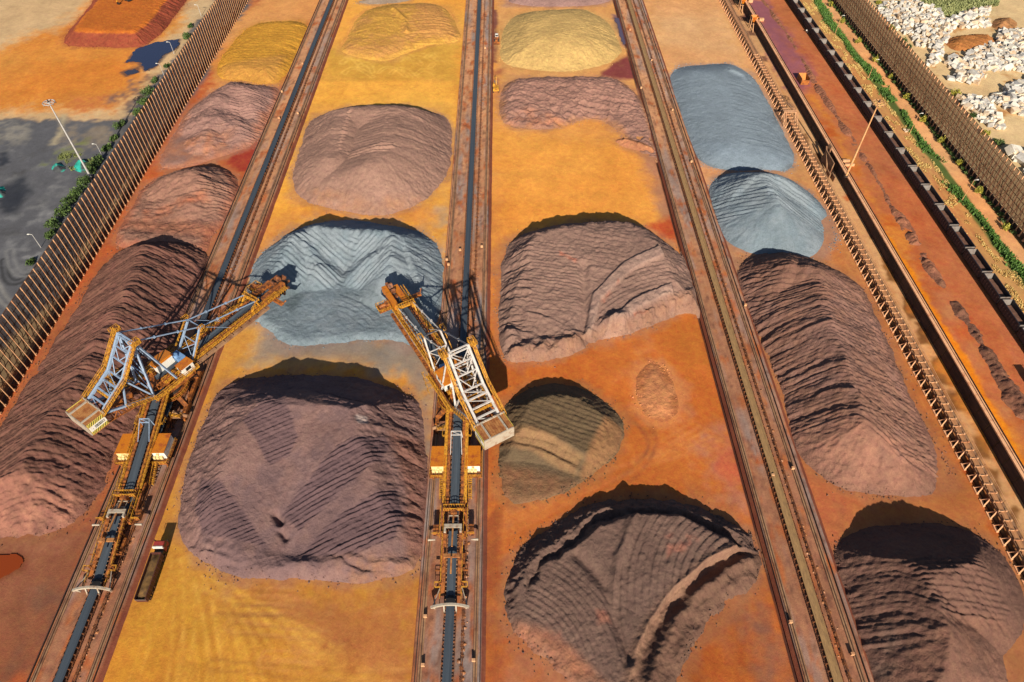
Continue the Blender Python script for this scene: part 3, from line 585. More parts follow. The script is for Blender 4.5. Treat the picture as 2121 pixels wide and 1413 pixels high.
def f_big(c):
    waves(c,[(510,885,9),(560,822,12),(600,850,12),(618,900,10),(600,940,9),(560,965,8)],(590,960),(550,840),9,1.0,0.42,0.25,cross=.3,steep=.2)
    waves(c,[(405,1050,4),(412,985,6),(470,1010,5),(560,1140,2),(420,1110,2)],(480,1140),(450,1000),4,1.0,0.42,0.25,cross=.3,steep=.2)
    waves(c,[(580,1065,4.5),(700,930,9),(795,890,11),(805,905,11),(790,950,9),(620,1100,4)],(700,1040),(660,930),7,1.15,0.55,0.3,cross=.4,steep=.2)
    waves(c,[(620,1150,2.5),(680,1085,5),(820,1000,8),(832,1060,6),(815,1120,4),(730,1155,2.5)],(740,1160),(700,1020),5,1.15,0.55,0.3,cross=.4,steep=.2)
    for p in ([(510,885,9),(560,822,12),(600,850,12),(618,900,10),(600,940,9),(560,965,8)],[(405,1050,4),(412,985,6),(470,1010,5),(560,1140,2),(420,1110,2)],[(580,1065,4.5),(700,930,9),(795,890,11),(805,905,11),(790,950,9),(620,1100,4)],[(620,1150,2.5),(680,1085,5),(820,1000,8),(832,1060,6),(815,1120,4),(730,1155,2.5)]): shade(c,p,6,A(98,76,76),.5,.85)  # self-shadow of the ribbed cuts painted in as darker ore colour
    groove(c,[(573,1068),(580,1080)],4,2.0,.9); groove(c,[(582,1100),(590,1112)],3.5,1.2,.8)
    berm(c,[(430,1140),(520,1180),(640,1178),(740,1195),(850,1170)],1,1.1,2.4); waves(c,[(380,1120),(500,1160),(660,1150),(850,1150),(860,1190),(640,1200),(420,1170)],(600,1240),(640,1150),1,4.2,0.7,1.4,steep=.4)
    m=sst(.5,2.5,c.out)*sst(0,2,c.d)*sst(2,5,c.d+8*sst(-1,1,fbm(c.X*.05,c.Y*.05,67,2))); Yw=c.Y+.25*c.X; c.Z=c.Z+m*strata(c,Yw,c.X,5.5,.75,.9,.35,1.2,68)
    shade(c,[(740,865,11),(760,862,11),(762,878,11),(744,880,11)],11,A(200,176,160),.5,.8)
    shade(c,[(800,880,10),(880,900),(885,1150),(840,1150,2),(835,1000,6)],4,A(134,92,76),1.5,.8); shade(c,[(700,1165),(880,1150),(870,1210),(720,1215)],0,A(160,110,72),2,.6,.5)
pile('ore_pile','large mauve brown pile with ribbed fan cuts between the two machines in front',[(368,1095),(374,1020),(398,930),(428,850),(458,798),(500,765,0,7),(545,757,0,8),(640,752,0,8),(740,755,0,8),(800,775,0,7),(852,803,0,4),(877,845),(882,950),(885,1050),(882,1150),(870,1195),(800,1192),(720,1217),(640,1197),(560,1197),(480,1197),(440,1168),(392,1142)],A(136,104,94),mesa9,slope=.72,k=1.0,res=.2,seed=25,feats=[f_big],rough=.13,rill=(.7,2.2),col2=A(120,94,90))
# ---- lane 2
def f_pale(c): waves(c,[(1150,70,8),(1260,40,6),(1265,60,5),(1160,78,8)],(1190,80),(1200,40),7,2.5,0.35)
pile('ore_pile','pale sand yellow pile with a ridged top at the head of the third lane',[(1034,105),(1040,60,6),(1070,30,7),(1113,20,8),(1216,17,8),(1248,30,7),(1275,62),(1283,95),(1290,108),(1270,128),(1240,138),(1183,151),(1093,144),(1040,135)],A(206,168,102),lambda c:7.6+.4*cones(c,[[(1150,30,9),(1160,60,9)],[(1100,34,9),(1150,36,9)],[(1165,62,8),(1235,62,6)]],.25,3,.1,5,2)-3.2,slope=.44,k=3,seed=28,feats=[f_pale],rill=(.35,2.4))
pile('ore_pile','thin mauve pile cut by the top edge of the picture in the third lane',[(1050,5),(1060,-6,3),(1200,-8,3),(1270,-8),(1262,6),(1200,14),(1100,14)],A(160,124,112),2.5,slope=.4,seed=29,res=.6)
def f_lowm(c):
    arcs(c,[(1037,260),(1040,190,4),(1120,180,5),(1200,225,3),(1180,255,1)],(1010,330),3,5.5,0.7,steep=.3)
    waves(c,[(1185,200,5),(1215,170,5),(1320,200,3),(1300,230,3),(1210,240,3)],(1200,250),(1240,170),4,3,0.8,0.8,cross=.3)
    shade(c,[(1037,235,3),(1100,215,3),(1180,255,1),(1037,262)],2,A(196,128,92),2,.6,.5); shade(c,[(1150,255),(1290,275),(1300,300),(1180,285)],0,A(210,136,80),3,.7)
pile('ore_pile','low rough mauve pile with swept arcs beyond the orange pan in the third lane',[(1036,262),(1035,190),(1062,168,4),(1120,166,4.5),(1200,165,4.5),(1280,164,4),(1322,195),(1350,250),(1378,330),(1340,330),(1302,300),(1272,262),(1230,244),(1190,252),(1150,270),(1090,268)],A(162,120,102),lambda c:plane(c,(1150,172,3.6),(1150,265,.5)),slope=.4,k=1.2,seed=31,feats=[f_lowm],lumps=1.2,rough=.2,dust=A(180,124,80),dustw=4)
pile('ore_pile','small brown spoil heap by the orange pan next to the right hand conveyor',[(1265,290),(1300,286),(1350,300),(1362,318),(1330,316),(1290,306)],A(186,124,86),1.6,slope=.5,seed=33,res=.3,lumps=.8,rough=.2)
def f_fan(c):
    r0=[(1215,700,3),(1222,600,6.5),(1292,545,8),(1365,515,8.5),(1395,560,7),(1400,625,4.5),(1310,680,3.5)]
    z_before=c.Z.copy(); arcs(c,r0,(1475,805),5,1.5,0.25,steep=.2,cross=.1,vary=.4)
    arcs(c,[(1222,640,5.5),(1232,600,6.5),(1292,540,8),(1368,512,8.5),(1385,540,7.5),(1310,560,7),(1250,615,6),(1238,680,4)],(1475,805),6,40,0.01)
    m=region(c,[(1210,690,3.5),(1228,604,6.6),(1292,543,8),(1365,512,8.6),(1376,532,8),(1304,563,7.4),(1244,618,6.2),(1226,694,3.4)],6,.5,.2); 
    m2=region(c,[(1250,694,3),(1262,665,4),(1310,620,5.4),(1390,588,6.2),(1396,606,5.6),(1320,640,4.8),(1282,690,3)],5,.5,.2); 
    c.Z=c.Z-(c.Z-z_before)*np.clip(m+m2,0,1)*.8+.9*m+1.0*m2
    for mm in (m,m2): c.C=c.C*(1-.8*mm[...,None])+A(168,136,118)*.8*mm[...,None]
    waves(c,[(1040,600,4),(1050,530,7),(1110,495,8.5),(1180,500,8.5),(1210,560,7),(1205,640,5),(1120,640,5)],(1120,640),(1150,500),6,1.3,0.26,0.6,steep=.35,cross=.25); waves(c,[(1035,680,3),(1040,540,6),(1070,500,8),(1105,500,8),(1100,600,6),(1080,680,4)],(1060,680),(1085,500),5,3.2,1.0,.7,steep=.35,cross=.4)
    arcs(c,[(1045,735,1.5),(1050,660,4),(1110,635,5.2),(1180,675,4.2),(1195,700,3),(1100,735,1.5)],(1010,880),3,7.5,0.9,steep=.15,cross=.15)
    waves(c,[(1190,480,8),(1300,475,8),(1300,530,8),(1230,590,6.5),(1205,560,7)],(1220,590),(1250,480),7,2.0,0.28,0.6,cross=.3)
    groove(c,[(1208,560),(1212,640),(1214,690)],5,1.2,1.6)
    berm(c,[(1045,715),(1130,700),(1190,672),(1250,665),(1310,655),(1400,610)],3,0.01,2); c.Z=c.Z+(1.5*np.exp(-((c.d-3.5)/2.6)**2)*(1+1.4*fbm(c.X*.22,c.Y*.22,91,4))+.5*(1-2.5*np.abs(fbm(c.X*.3,c.Y*.3,92,3)))*sst(0,2,c.d)*(1-sst(6,9,c.d)))*region(c,[(1040,690),(1200,690),(1300,660),(1440,600),(1460,660),(1300,720),(1150,770),(1030,770)],1,2)
    for p in ([(1158,518,8),(1196,538,7.5),(1194,544,7.5),(1160,526,8)],[(1245,620,6.2),(1280,578,7),(1284,582,7),(1252,622,6)],[(1130,688,3.8),(1148,694,3.6),(1146,698,3.5),(1130,692,3.7)],[(1070,700,3),(1110,706,3),(1110,712,3),(1075,708,3)],[(1310,648,4.6),(1345,636,5),(1345,642,4.8),(1315,654,4.4)]): shade(c,p,6,A(196,110,82),.5,.6,.8)
    shade(c,[(1040,735),(1200,700),(1300,672),(1430,610),(1450,650),(1300,710),(1200,740),(1050,765)],1,A(160,112,80),1.5,.8,.2)
pile('ore_pile','brown pile with crescent bench cuts below the orange pan in the third lane',[(1034,690),(1034,600),(1038,540),(1062,492,7),(1130,475,8.5),(1200,462,9),(1260,458,9),(1310,462,9),(1370,480,8),(1398,508,5),(1425,545),(1440,600),(1455,655),(1425,645),(1395,655),(1310,690),(1240,702),(1200,727),(1150,747),(1070,752),(1040,745)],A(146,114,98),lambda c:plane(c,(1230,480,9.5),(1200,712,1.8),1.0)+.6*fbm(c.X*.06,c.Y*.06,44,3),slope=.8,k=1.0,res=.22,seed=35,feats=[f_fan],lumps=.5,rough=.16,rill=(.8,2.0))
def mesa13(c):
    T=plane(c,(1150,799,6.4),(1170,940,3.4),1.0); Q=np.array([P3(p)[:2] for p in [(1030,890,4.6),(1040,858,5.4),(1065,832,6),(1120,799,6.4),(1178,799,6.4),(1216,820,6),(1262,870,4.8),(1266,898,4.3),(1228,942,3.3),(1212,938,3.4),(1150,905,4.2),(1090,888,4.6)]]); d,_=sdpoly(c.X,c.Y,Q); c.dm=d
    d=d+.4*fbm(c.X*.25,c.Y*.25,61,3); rt=sst(-6,6,(c.X-P3((1225,942,3))[0])+.9*(c.Y-P3((1225,942,3))[1])); o=np.maximum(-d,0)
    step=np.where(o<1.4,.95*o,1.33+.10*np.minimum(o-1.4,3.4)+.42*np.maximum(o-4.8,0)); return np.maximum(T-(step*(1-rt)+.46*o*rt),.5)
def f_olive(c):
    m=sst(.3,1,c.dm); waves(c,[(1030,890,6),(1065,832,8),(1120,799,9),(1178,799,9),(1262,870,7),(1228,942,5),(1090,888,7)],(1130,905),(1175,800),8,1.4,.26,.4,steep=.3,cross=.3)
    shade(c,[(1030,890,7),(1040,858,8.5),(1065,832,9.5),(1120,799,10.4),(1178,799,10.4),(1216,820,9.8),(1262,870,7.8),(1266,898,7),(1228,942,5.4),(1150,905,6.8),(1090,888,7.4)],8,A(104,84,60),.5,.9)
    return f_olive2(c)
def f_olive2(c):
    m=region(c,[(1030,885,6.5),(1090,880,6.6),(1150,900,5.5),(1213,940,3.6),(1240,1000),(1100,1060),(1020,1060)],5,.5,.3)
    arcs(c,[(1030,885,5),(1100,890,5),(1150,910,4),(1205,950,2.5),(1190,990,1),(1100,930,3),(1030,930,3)],(1000,1180),4,5.5,0.6,steep=.2,cross=.2); shade(c,[(1030,885,5),(1100,890,5),(1150,910,4),(1205,950,2.5),(1190,985,1),(1100,935,3),(1030,920,3)],4,A(156,118,80),1,.8)
    shade(c,[(1030,960,2),(1100,970,1.5),(1200,1000),(1110,1045),(1030,1045)],1,A(168,112,74),2,.9,.2); shade(c,[(1225,925,3),(1255,860,7),(1292,890),(1280,935),(1210,1010),(1200,985,1)],1,A(152,108,70),1,.8)
pile('ore_pile','rounded olive brown pile with a scooped terrace right of the right machine counterweight',[(1036,850),(1060,815,0,3),(1100,786,0,5),(1160,777,0,5.5),(1210,789,0,5),(1255,822,0,3),(1285,860),(1296,892),(1286,918),(1274,942),(1241,978),(1207,1002),(1180,1018),(1103,1040),(1040,1045),(1034,960)],A(112,92,68),mesa13,slope=.72,k=.6,zs=.6,seed=38,feats=[f_olive],rough=.1,rill=(.25,1.8))
def f_dark(c):
    # a ledge half way up the dark outer bank
    d=c.d; led=np.where(d<4.4,0.8*d,np.where(d<6.2,3.52-0.75*(d-4.4),2.17+1.05*(d-6.2))); led=led+.9*fbm(c.X*.3,c.Y*.3,47,4)*sst(0.5,2.5,d)*(1-sst(7,9,d))
    m=region(c,[(1040,1250),(1040,1150),(1140,1060),(1240,1005),(1380,1005),(1520,1050),(1570,1120),(1540,1150,3),(1400,1060,9),(1300,1060,9),(1180,1140,6),(1085,1230,4)],2,1.5)
    c.Z=c.Z*(1-m)+np.minimum(np.maximum(led,0),c.T)*m
    fan=[(1262,1228,6),(1280,1120,9),(1300,1070,10.5),(1345,1048,11),(1430,1065,10.5),(1528,1130,7),(1460,1168,6),(1395,1225,5),(1345,1292,3.5),(1300,1413,1.5),(1250,1413,1.5),(1290,1300,4)]
    arcs(c,fan,(1610,1250),6,1.7,0.34,steep=.2,cross=.12,vary=.6)
    fan2=[(1082,1270,4),(1110,1200,6),(1140,1160,8),(1190,1147,9),(1225,1190,7.5),(1262,1230,6),(1300,1300,4),(1290,1413,1.5),(1250,1400,1.5),(1127,1300,3)]
    arcs(c,fan2,(1030,1400),5,1.4,0.32,steep=.3,cross=.14,vary=.6)
    lift(c,[(1262,1228,6),(1275,1150,8.5),(1298,1075,10.5),(1325,1055,11),(1310,1100,9.8),(1282,1180,7.6),(1272,1260,5.4)],8,0.9,1.0)
    groove(c,[(1195,1150),(1235,1190),(1262,1225),(1282,1300),(1310,1360)],6,1.3,1.4)
    cut=[(1530,1135,7),(1462,1168,6),(1395,1225,5),(1345,1292,3.6),(1318,1350,2.5),(1304,1413,1.6),(1480,1440),(1600,1300),(1600,1140)]
    m=region(c,cut,3,.4,.3); low=smin(0.5*c.d,1.3+.7*fbm(c.X*.16,c.Y*.16,55,4)+.4*fbm(c.X*.6,c.Y*.6,56,3),.8); c.C=c.C*(1-.6*m[...,None])+A(118,84,64)*.6*m[...,None]; c.Z=c.Z*(1-m)+np.maximum(low,0.05)*m
    berm(c,[(1548,1168),(1500,1188),(1440,1238),(1394,1296),(1362,1356),(1346,1420)],0,2.3,1.6); berm(c,[(1540,1205),(1480,1240),(1430,1300),(1400,1370)],0,1.2,2.5)
    for pts in ([(1524,1142),(1462,1172),(1395,1230),(1345,1297),(1318,1352),(1306,1413)],):
        dd,_,_=dline(c.X,c.Y,[P3(p,3.0) for p in pts]); c.Z=c.Z+.8*np.exp(-(dd/1.1)**2); w=np.exp(-(dd/1.5)**2)[...,None]*.85; c.C=c.C*(1-w)+A(150,112,88)*w
    for p in ([(1375,1110,8),(1392,1108,8),(1390,1118,8),(1376,1118,8)],[(1380,1130,7.5),(1400,1130,7.5),(1396,1150,7),(1380,1158,7)],[(1235,1262,5),(1262,1268,5),(1266,1290,4.5),(1240,1290,4.5)],[(1125,1295,3.5),(1165,1295,3.8),(1160,1320,3),(1130,1318,3)],[(1420,1112,8),(1450,1120,8),(1400,1160,6.5),(1390,1150,7)]): shade(c,p,6,A(170,106,84),.8,.6,.9)
    shade(c,[(1040,1290),(1130,1305,2),(1200,1358,1.5),(1260,1420),(1040,1430)],0,A(176,112,78),1.5,.9,.2)
pile('ore_pile','big dark brown pile with two ribbed fans inside a dark curved bank',[(1042,1270),(1044,1200),(1080,1127,0,1),(1124,1097,0,3),(1187,1046,0,3.4),(1217,1030,0,3.6),(1268,1021,0,3.6),(1345,1016,0,3.6),(1395,1022,0,3.6),(1462,1044,0,3.6),(1519,1066,0,3),(1555,1098,0,2),(1566,1130),(1580,1160),(1560,1230),(1500,1260),(1440,1330),(1400,1420),(1390,1500),(1260,1520),(1200,1420),(1120,1350),(1045,1300)],A(116,90,77),lambda c:plane(c,(1335,1052,6.4),(1270,1420,1.2),0.8)+.4*fbm(c.X*.06,c.Y*.06,48,3),slope=.85,k=.7,zs=.62,res=.22,seed=41,feats=[f_dark],rough=.16,rill=(.5,1.6),edge=1.6)
def f_scuff(c):
    shade(c,[(1330,770),(1360,760),(1380,800),(1350,860),(1330,840)],0,A(186,118,80),2,.5,.6)
pile('ore_pile','low pale scraped mound on the orange floor right of the olive brown pile',[(1316,790),(1330,762),(1352,750),(1376,760),(1398,795),(1408,835),(1400,866),(1372,878),(1340,866),(1322,835)],A(222,146,92),.7,slope=.12,k=.5,seed=36,feats=[f_scuff],lumps=.2,rough=.12,rill=(0,1),dust=A(180,106,60),dustw=3)
# ---- lane 3
def f_flat(c): 
    waves(c,[(1500,165,4),(1560,175,3),(1630,330,1),(1540,300,4)],(1560,320),(1590,200),4,3.5,0.22,.6); berm(c,[(1515,145),(1540,150),(1552,160)],4,.8,1.5); shade(c,[(1450,300),(1640,320),(1640,356),(1500,350)],1,A(140,154,162),5,.6)
pile('ore_pile','smooth pale blue grey pile with a rounded flat top in the fourth lane',[(1386,180),(1394,156,2),(1419,144,3),(1492,140,4),(1536,140,4),(1560,158),(1590,205),(1608,248),(1641,309),(1646,340),(1630,357),(1590,352),(1506,354),(1466,344),(1440,325),(1412,270),(1394,210)],A(138,150,155),lambda c:plane(c,(1470,160,4.6),(1560,330,3.2)),slope=.34,k=2.6,seed=44,feats=[f_flat],rill=(.12,3),rough=.05,edge=.5,dust=A(120,128,130),dustw=1.2)
def f_cone(c): waves(c,[(1470,400,3),(1530,362,9),(1620,368,10),(1690,420,4),(1720,480,1),(1610,424,9.5),(1540,450,4),(1480,440)],(1560,470),(1590,360),6,1.8,0.6,.5,steep=.35)
pile('ore_pile','steep blue grey ridge pile with a sharp crest in the fourth lane',[(1466,400),(1476,380),(1508,362,6),(1545,356,10),(1600,356,10.5),(1640,362,9.5),(1680,385,5),(1702,418),(1725,466),(1733,492),(1718,522),(1690,536),(1640,537),(1560,527),(1508,505),(1480,462)],BG,lambda c:cones(c,[[(1530,364,9.5),(1575,360,11),(1640,368,9.5)],[(1580,362,11),(1600,400,11),(1612,425,10.5)]],.56,2,.25,11,1.0),slope=.72,k=.9,seed=46,feats=[f_cone],rill=(.4,1.5),rough=.08,col2=BG2,edge=.6)
def f_long3(c):
    P=[(1540,560,4),(1640,540,9),(1780,600,3),(1970,960),(1850,960,3),(1775,865,11),(1640,900,2),(1560,660)]; RG=[(1620,545,9.5),(1690,560,10),(1712,640,11),(1738,740,11.5),(1765,850,11.5),(1775,880,11)]; waves(c,P,(1700,900),(1690,600),7,9,1.0,0.4,steep=.3,vary=1.2,ridge=RG); waves(c,P,(1705,900),(1690,600),7,2.4,0.4,0.4,vary=1.4,ridge=RG); waves(c,P,(1700,900),(1690,600),7,1.1,0.32,0.3,ridge=RG)
    waves(c,[(1690,590,10),(1790,600,3),(1960,940),(1860,960,3),(1780,850,10.5)],(1850,880),(1790,640),6,1.5,0.5,0.8,steep=.4,cross=.25)
    waves(c,[(1540,550,5),(1620,545,8),(1610,600,8),(1560,640,2)],(1570,640),(1600,550),5,1.9,.6,.6)
    shade(c,[(1650,900,2),(1760,850,11),(1870,930,3),(1960,980),(1850,1025),(1720,1000)],1,A(170,118,94),3,.8,.3)
    shade(c,[(1790,640,3),(1940,900,1),(1965,960),(1920,930,1)],0,A(158,112,92),2,.6)
pile('ore_pile','long brown ribbed pile with a wavy ridge in the fourth lane',[(1527,570),(1535,548),(1560,540,4),(1600,536,8),(1660,531,9),(1715,545,7),(1768,575,3),(1795,605),(1822,662),(1872,800),(1932,900),(1966,958),(1974,1000),(1930,1027),(1850,1032),(1780,1022),(1722,1002),(1662,957),(1638,900),(1616,800),(1588,742),(1556,660),(1535,610)],A(136,98,80),lambda c:cones(c,[[(1620,545,9.5),(1690,560,10),(1712,640,11),(1738,740,11.5),(1765,850,11.5),(1775,880,11)],[(1560,552,6),(1620,545,9.5)]],.47,2.0,.45,13,1.4),slope=.7,k=1.0,seed=49,feats=[f_long3],rough=.18,rill=(.4,1.5),col2=A(132,98,84))
def f_last(c):
    RG=[(1880,1145,14),(1905,1230,14),(1930,1300,13.5)]
    waves(c,[(1740,1150,6),(1840,1140,12),(2000,1150,9),(2121,1290),(1990,1290,9),(1880,1330,8),(1790,1350,1)],(1880,1330),(1890,1140),9,2.2,0.34,.4,steep=.3,vary=1.4,ridge=RG); waves(c,[(1740,1150,6),(1840,1140,12),(2000,1150,9),(2121,1290),(1990,1290,9),(1880,1330,8),(1790,1350,1)],(1880,1330),(1890,1140),9,8,0.7,.4,steep=.3,vary=1.2,ridge=RG); waves(c,[(1740,1150,6),(1840,1140,12),(2000,1150,9),(2121,1290),(1990,1290,9),(1880,1330,8),(1790,1350,1)],(1880,1330),(1890,1140),9,1.1,.3,.3,ridge=RG)
    waves(c,[(1880,1140,13),(2010,1140,9),(2121,1250),(2100,1290),(1960,1280,10)],(2020,1290),(1960,1150),8,1.3,0.55,.8,steep=.4,cross=.25)
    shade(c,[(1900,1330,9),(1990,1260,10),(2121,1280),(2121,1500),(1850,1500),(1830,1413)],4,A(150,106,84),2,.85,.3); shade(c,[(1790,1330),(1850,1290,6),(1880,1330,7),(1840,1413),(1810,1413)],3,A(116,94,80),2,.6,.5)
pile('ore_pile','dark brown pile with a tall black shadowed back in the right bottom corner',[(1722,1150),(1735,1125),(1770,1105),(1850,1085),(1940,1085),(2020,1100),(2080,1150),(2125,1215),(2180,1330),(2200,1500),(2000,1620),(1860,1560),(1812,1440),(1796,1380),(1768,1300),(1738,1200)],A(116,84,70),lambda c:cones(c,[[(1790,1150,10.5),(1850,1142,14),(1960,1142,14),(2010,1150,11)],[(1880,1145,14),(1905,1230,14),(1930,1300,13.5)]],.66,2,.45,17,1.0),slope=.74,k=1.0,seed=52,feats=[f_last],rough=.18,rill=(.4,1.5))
# ---- beyond the left fence
def f_org(c): 
    top=sst(3.6,4.6,c.base); m=(top*.95)[...,None]; c.C=c.C*(1-m)+A(204,112,40)*m
pile('ore_pile','flat topped orange pile with rust red flanks beyond the left fence',[(124,88),(150,55),(190,10),(215,-40),(420,-60),(405,-20),(380,10),(352,50),(322,82),(292,99),(220,98),(150,97)],A(150,74,50),lambda c:plane(c,(300,20,4.6),(230,70,5.0)),slope=.6,k=1.4,seed=55,feats=[f_org],rill=(.7,1.6),rough=.08)
for (x,y,rx,ry,l,s) in ((122,348,15,11,'small dark mound under torn teal netting, left of the tall mast foot',61),(172,345,18,14,'dark mound half covered with teal netting behind the tall white mast',62),(2,398,10,11,'dark mound with teal netting at the left edge of the picture',63)):
    def f_net(c,x=x,y=y,rx=rx,ry=ry):
        m=sst(-.1,.25,fbm(c.X*.25,c.Y*.25,c.seed,4)+.25); m=(m*(1-.9*region(c,[(x-rx*.3,y-ry*.5,2),(x+rx*.3,y-ry*.5,2),(x+rx*.35,y+ry*.1,1.5),(x-rx*.3,y+ry*.1,1.5)],1,.5)))[...,None]; c.C=c.C*(1-m)+A(52,176,154)*m
    pile('covered_mound',l,[(x+rx*math.cos(t),y+ry*math.sin(t)) for t in np.linspace(0,2*math.pi,11)[:-1]],A(76,78,78),2.6,slope=.7,k=.6,seed=s,feats=[f_net],cat='mound',res=.3,rough=.25,lumps=.6)
finish_ground()
def lumps_mesh():
    r=np.random.default_rng(12); X=np.concatenate([l[0] for l in LUMPS]); Y=np.concatenate([l[1] for l in LUMPS]); Z=np.concatenate([l[2] for l in LUMPS]); C=np.concatenate([np.tile(l[3],(len(l[0]),1)) for l in LUMPS]); n=len(X)
    X=X+r.uniform(-.2,.2,n); Y=Y+r.uniform(-.2,.2,n); s=.13+.3*r.uniform(0,1,n)**3; a=r.uniform(0,6.28,n)
    k=np.array([[1,0,0],[-.4,.8,.1],[-.5,-.7,0],[.1,.1,1.0]])*np.array([1,1,.9]); V=np.zeros((n,4,3)); ca,sa=np.cos(a),np.sin(a)
    for j in range(4):
        p=k[j]+r.uniform(-.25,.25,(n,3)); V[:,j,0]=X+s*(p[:,0]*ca-p[:,1]*sa); V[:,j,1]=Y+s*(p[:,0]*sa+p[:,1]*ca); V[:,j,2]=Z-.04+s*p[:,2]
    b=np.arange(n)[:,None]*4; F=np.concatenate([b+np.array([[0,1,3]]),b+np.array([[1,2,3]]),b+np.array([[2,0,3]])])
    me=bpy.data.meshes.new('spilled_lumps'); me.from_pydata(V.reshape(-1,3).tolist(),[],F.tolist()); at_=me.color_attributes.new('Col','FLOAT_COLOR','POINT'); cc=np.ones((n*4,4),np.float32); cc[:,:3]=np.repeat(C*r.uniform(.7,1.15,(n,1)),4,0); at_.data.foreach_set('color',cc.ravel()); me.materials.append(M['ore'])
    o=bpy.data.objects.new('spilled_lumps',me); COL.objects.link(o); tag(o,'loose ore lumps scattered round the toes of the piles','ore lumps',kind='stuff')
lumps_mesh()
# ---- windrow on the rail terrace
def f_wr(c): shade(c,[(1900,560),(2000,640),(2121,830),(2121,900),(1960,700)],2,A(120,84,66),3,.7)
wl=[(1570,-10),(1592,16),(1610,44),(1632,72),(1655,112),(1672,140),(1684,165),(1700,190),(1722,222),(1738,250),(1762,285),(1790,330),(1806,352),(1828,392),(1842,425),(1870,460),(1895,500),(1920,545),(1950,590),(1985,640),(2020,690),(2060,760),(2100,820),(2130,870)]
lw=[3,4,5,6,4,7,6,8,9,7,6,9,8,9,10,16,14,9,10,12,14,17,22,26]
def wrow(c):
    Q=[np.array([*at(x,y,TZ)[:2],w]) for (x,y),w in zip(wl,lw)]; d,v,s=dline(c.X,c.Y,Q)
    h=0.10*v*(.75+2.2*fbm(s*.14,d*.08,71,3))+.1; return np.maximum(h*1.5-0.5*d,0)+.7*fbm(c.X*.35,c.Y*.35,72,3)*sst(0,2,c.d)
pile('ore_windrow','long lumpy row of brown spilled ore between the orange strip and the ore train',[(x-w*.72,y+w*.25) for (x,y),w in zip(wl,lw)]+[(x+w*.72,y-w*.25) for (x,y),w in list(zip(wl,lw))[::-1]],A(160,104,76),wrow,slope=.6,k=.6,seed=71,z0=TZ,cat='spoil row',smoothit=1,rough=.14,rill=(0,1),lumps=.5,feats=[f_wr],edge=1.4)
for (pts,l,s,cc) in (([(1955,90),(1975,75),(2030,70),(2062,80),(2066,95),(2020,108),(1975,105)],'rilled brown soil mound among the white granite blocks',81,A(186,120,64)),([(2052,60),(2075,38,3),(2110,36,3),(2112,50),(2085,64)],'small ribbed brown soil mound near the dry grass above the granite blocks',82,A(176,124,78)),([(1955,118),(1978,105),(1992,112),(1985,125),(1962,128)],'tiny soil mound beside the sandy track in the boulder yard',83,A(188,132,78))):
    def f_soil(c): waves(c,None,(2000,110),(2012,80),TZ,2.0,0.5,.8,steep=.4); c.C=c.C*np.clip(1-.25*(fbm(c.X*.3,c.Y*.3,c.seed,3)>0.05),0,1)[...,None]
    pile('soil_mound',l,pts,cc,2.4,slope=.5,k=.8,seed=s,z0=TZ,cat='mound',feats=[f_soil],res=.35)
# ================================================================ BENCHES, RAILS AND CONVEYORS
BZ=1.2   # top of the conveyor benches
def bench(x0,x1,grey):
    X,Y=np.meshgrid(np.concatenate([[x0-.6,x0-0.32,x0-.3,x0],np.arange(x0+.5,x1,.5),[x1,x1+.5,x1+1.6]]),np.concatenate([[-200,0],np.arange(24,440,.9),[520,800]]))
    Z=np.where((X<x0-.31)|(X>x1+.3),np.where(X>x1+1,-0.15,np.where(X<x0,-1.4,0.5)),BZ)+.05*fbm(X*.6,Y*.6,5,3)
    n1=fbm(X*.25,Y*.04,8,4)[...,None]; n2=fbm(X*.5,Y*.2,12,4)[...,None]
    C=np.ones(X.shape+(3,))*A(172,116,84); f=sst(60,330,Y)[...,None]; C=C*(1-f)+A(212,152,106)*f
    m=np.clip(n1*2.2+.1,0,1)*grey; C=C*(1-m)+A(156,140,130)*m
    m=np.clip(n2*2.4-.2,0,1); C=C*(1-m)+A(190,108,62)*m; n3=fbm(X*.9,Y*.5,15,3)[...,None]; m=np.clip(n3*2.2-.3,0,1)*.7; C=C*(1-m)+A(120,80,62)*m
    s=((X<x0)|(X>x1))[...,None]; C=np.where(s,A(140,78,56),C)
    tag(grid_mesh('conveyor_bench',X,Y,Z,np.clip(C,.004,.8),M['bed']),kind='structure')
LINES=[(-98.2,-105.6,-91.0),(-13.7,-21.3,-6.7),(71.4,64.4,79.6)]
for (cx,a,b),g in zip(LINES,(.7,.9,.7)): bench(a,b,g)
RAILNAME={(0,-1):'left one on the left bench',(0,1):'right one on the left bench',(1,-1):'left one on the middle bench',(1,1):'right one on the middle bench',(2,-1):'left one on the right bench',(2,1):'right one on the right bench'}
for i,(cx,a,b) in enumerate(LINES):
    for s in (-1,1):
        x=cx+s*6.1; t=empty('machine_rail',(x,0,BZ),'rusty machine rail on a sleeper beam, '+RAILNAME[(i,s)],'rail','rails of the stacker benches')
        MB().b2(-.45,.45,-200,520,-.1,.16).build('sleeper_beam',M['concrete'],t)
        m=MB(); m.b2(-.09,.09,-200,520,.16,.34); m.b2(-.62,-.52,-200,520,.0,.1); m.build('rail_head',M['rail'],t)
        ed=MB(); xe=s*(7.0-6.1+ (0.15)); 
        ed.b2(xe-.07,xe+.07,-200,520,.0,.5)
        ed.build('kerb_shadow_strip',M['dark'],t)  # bench edge kerb, its shadow put into the same dark colour
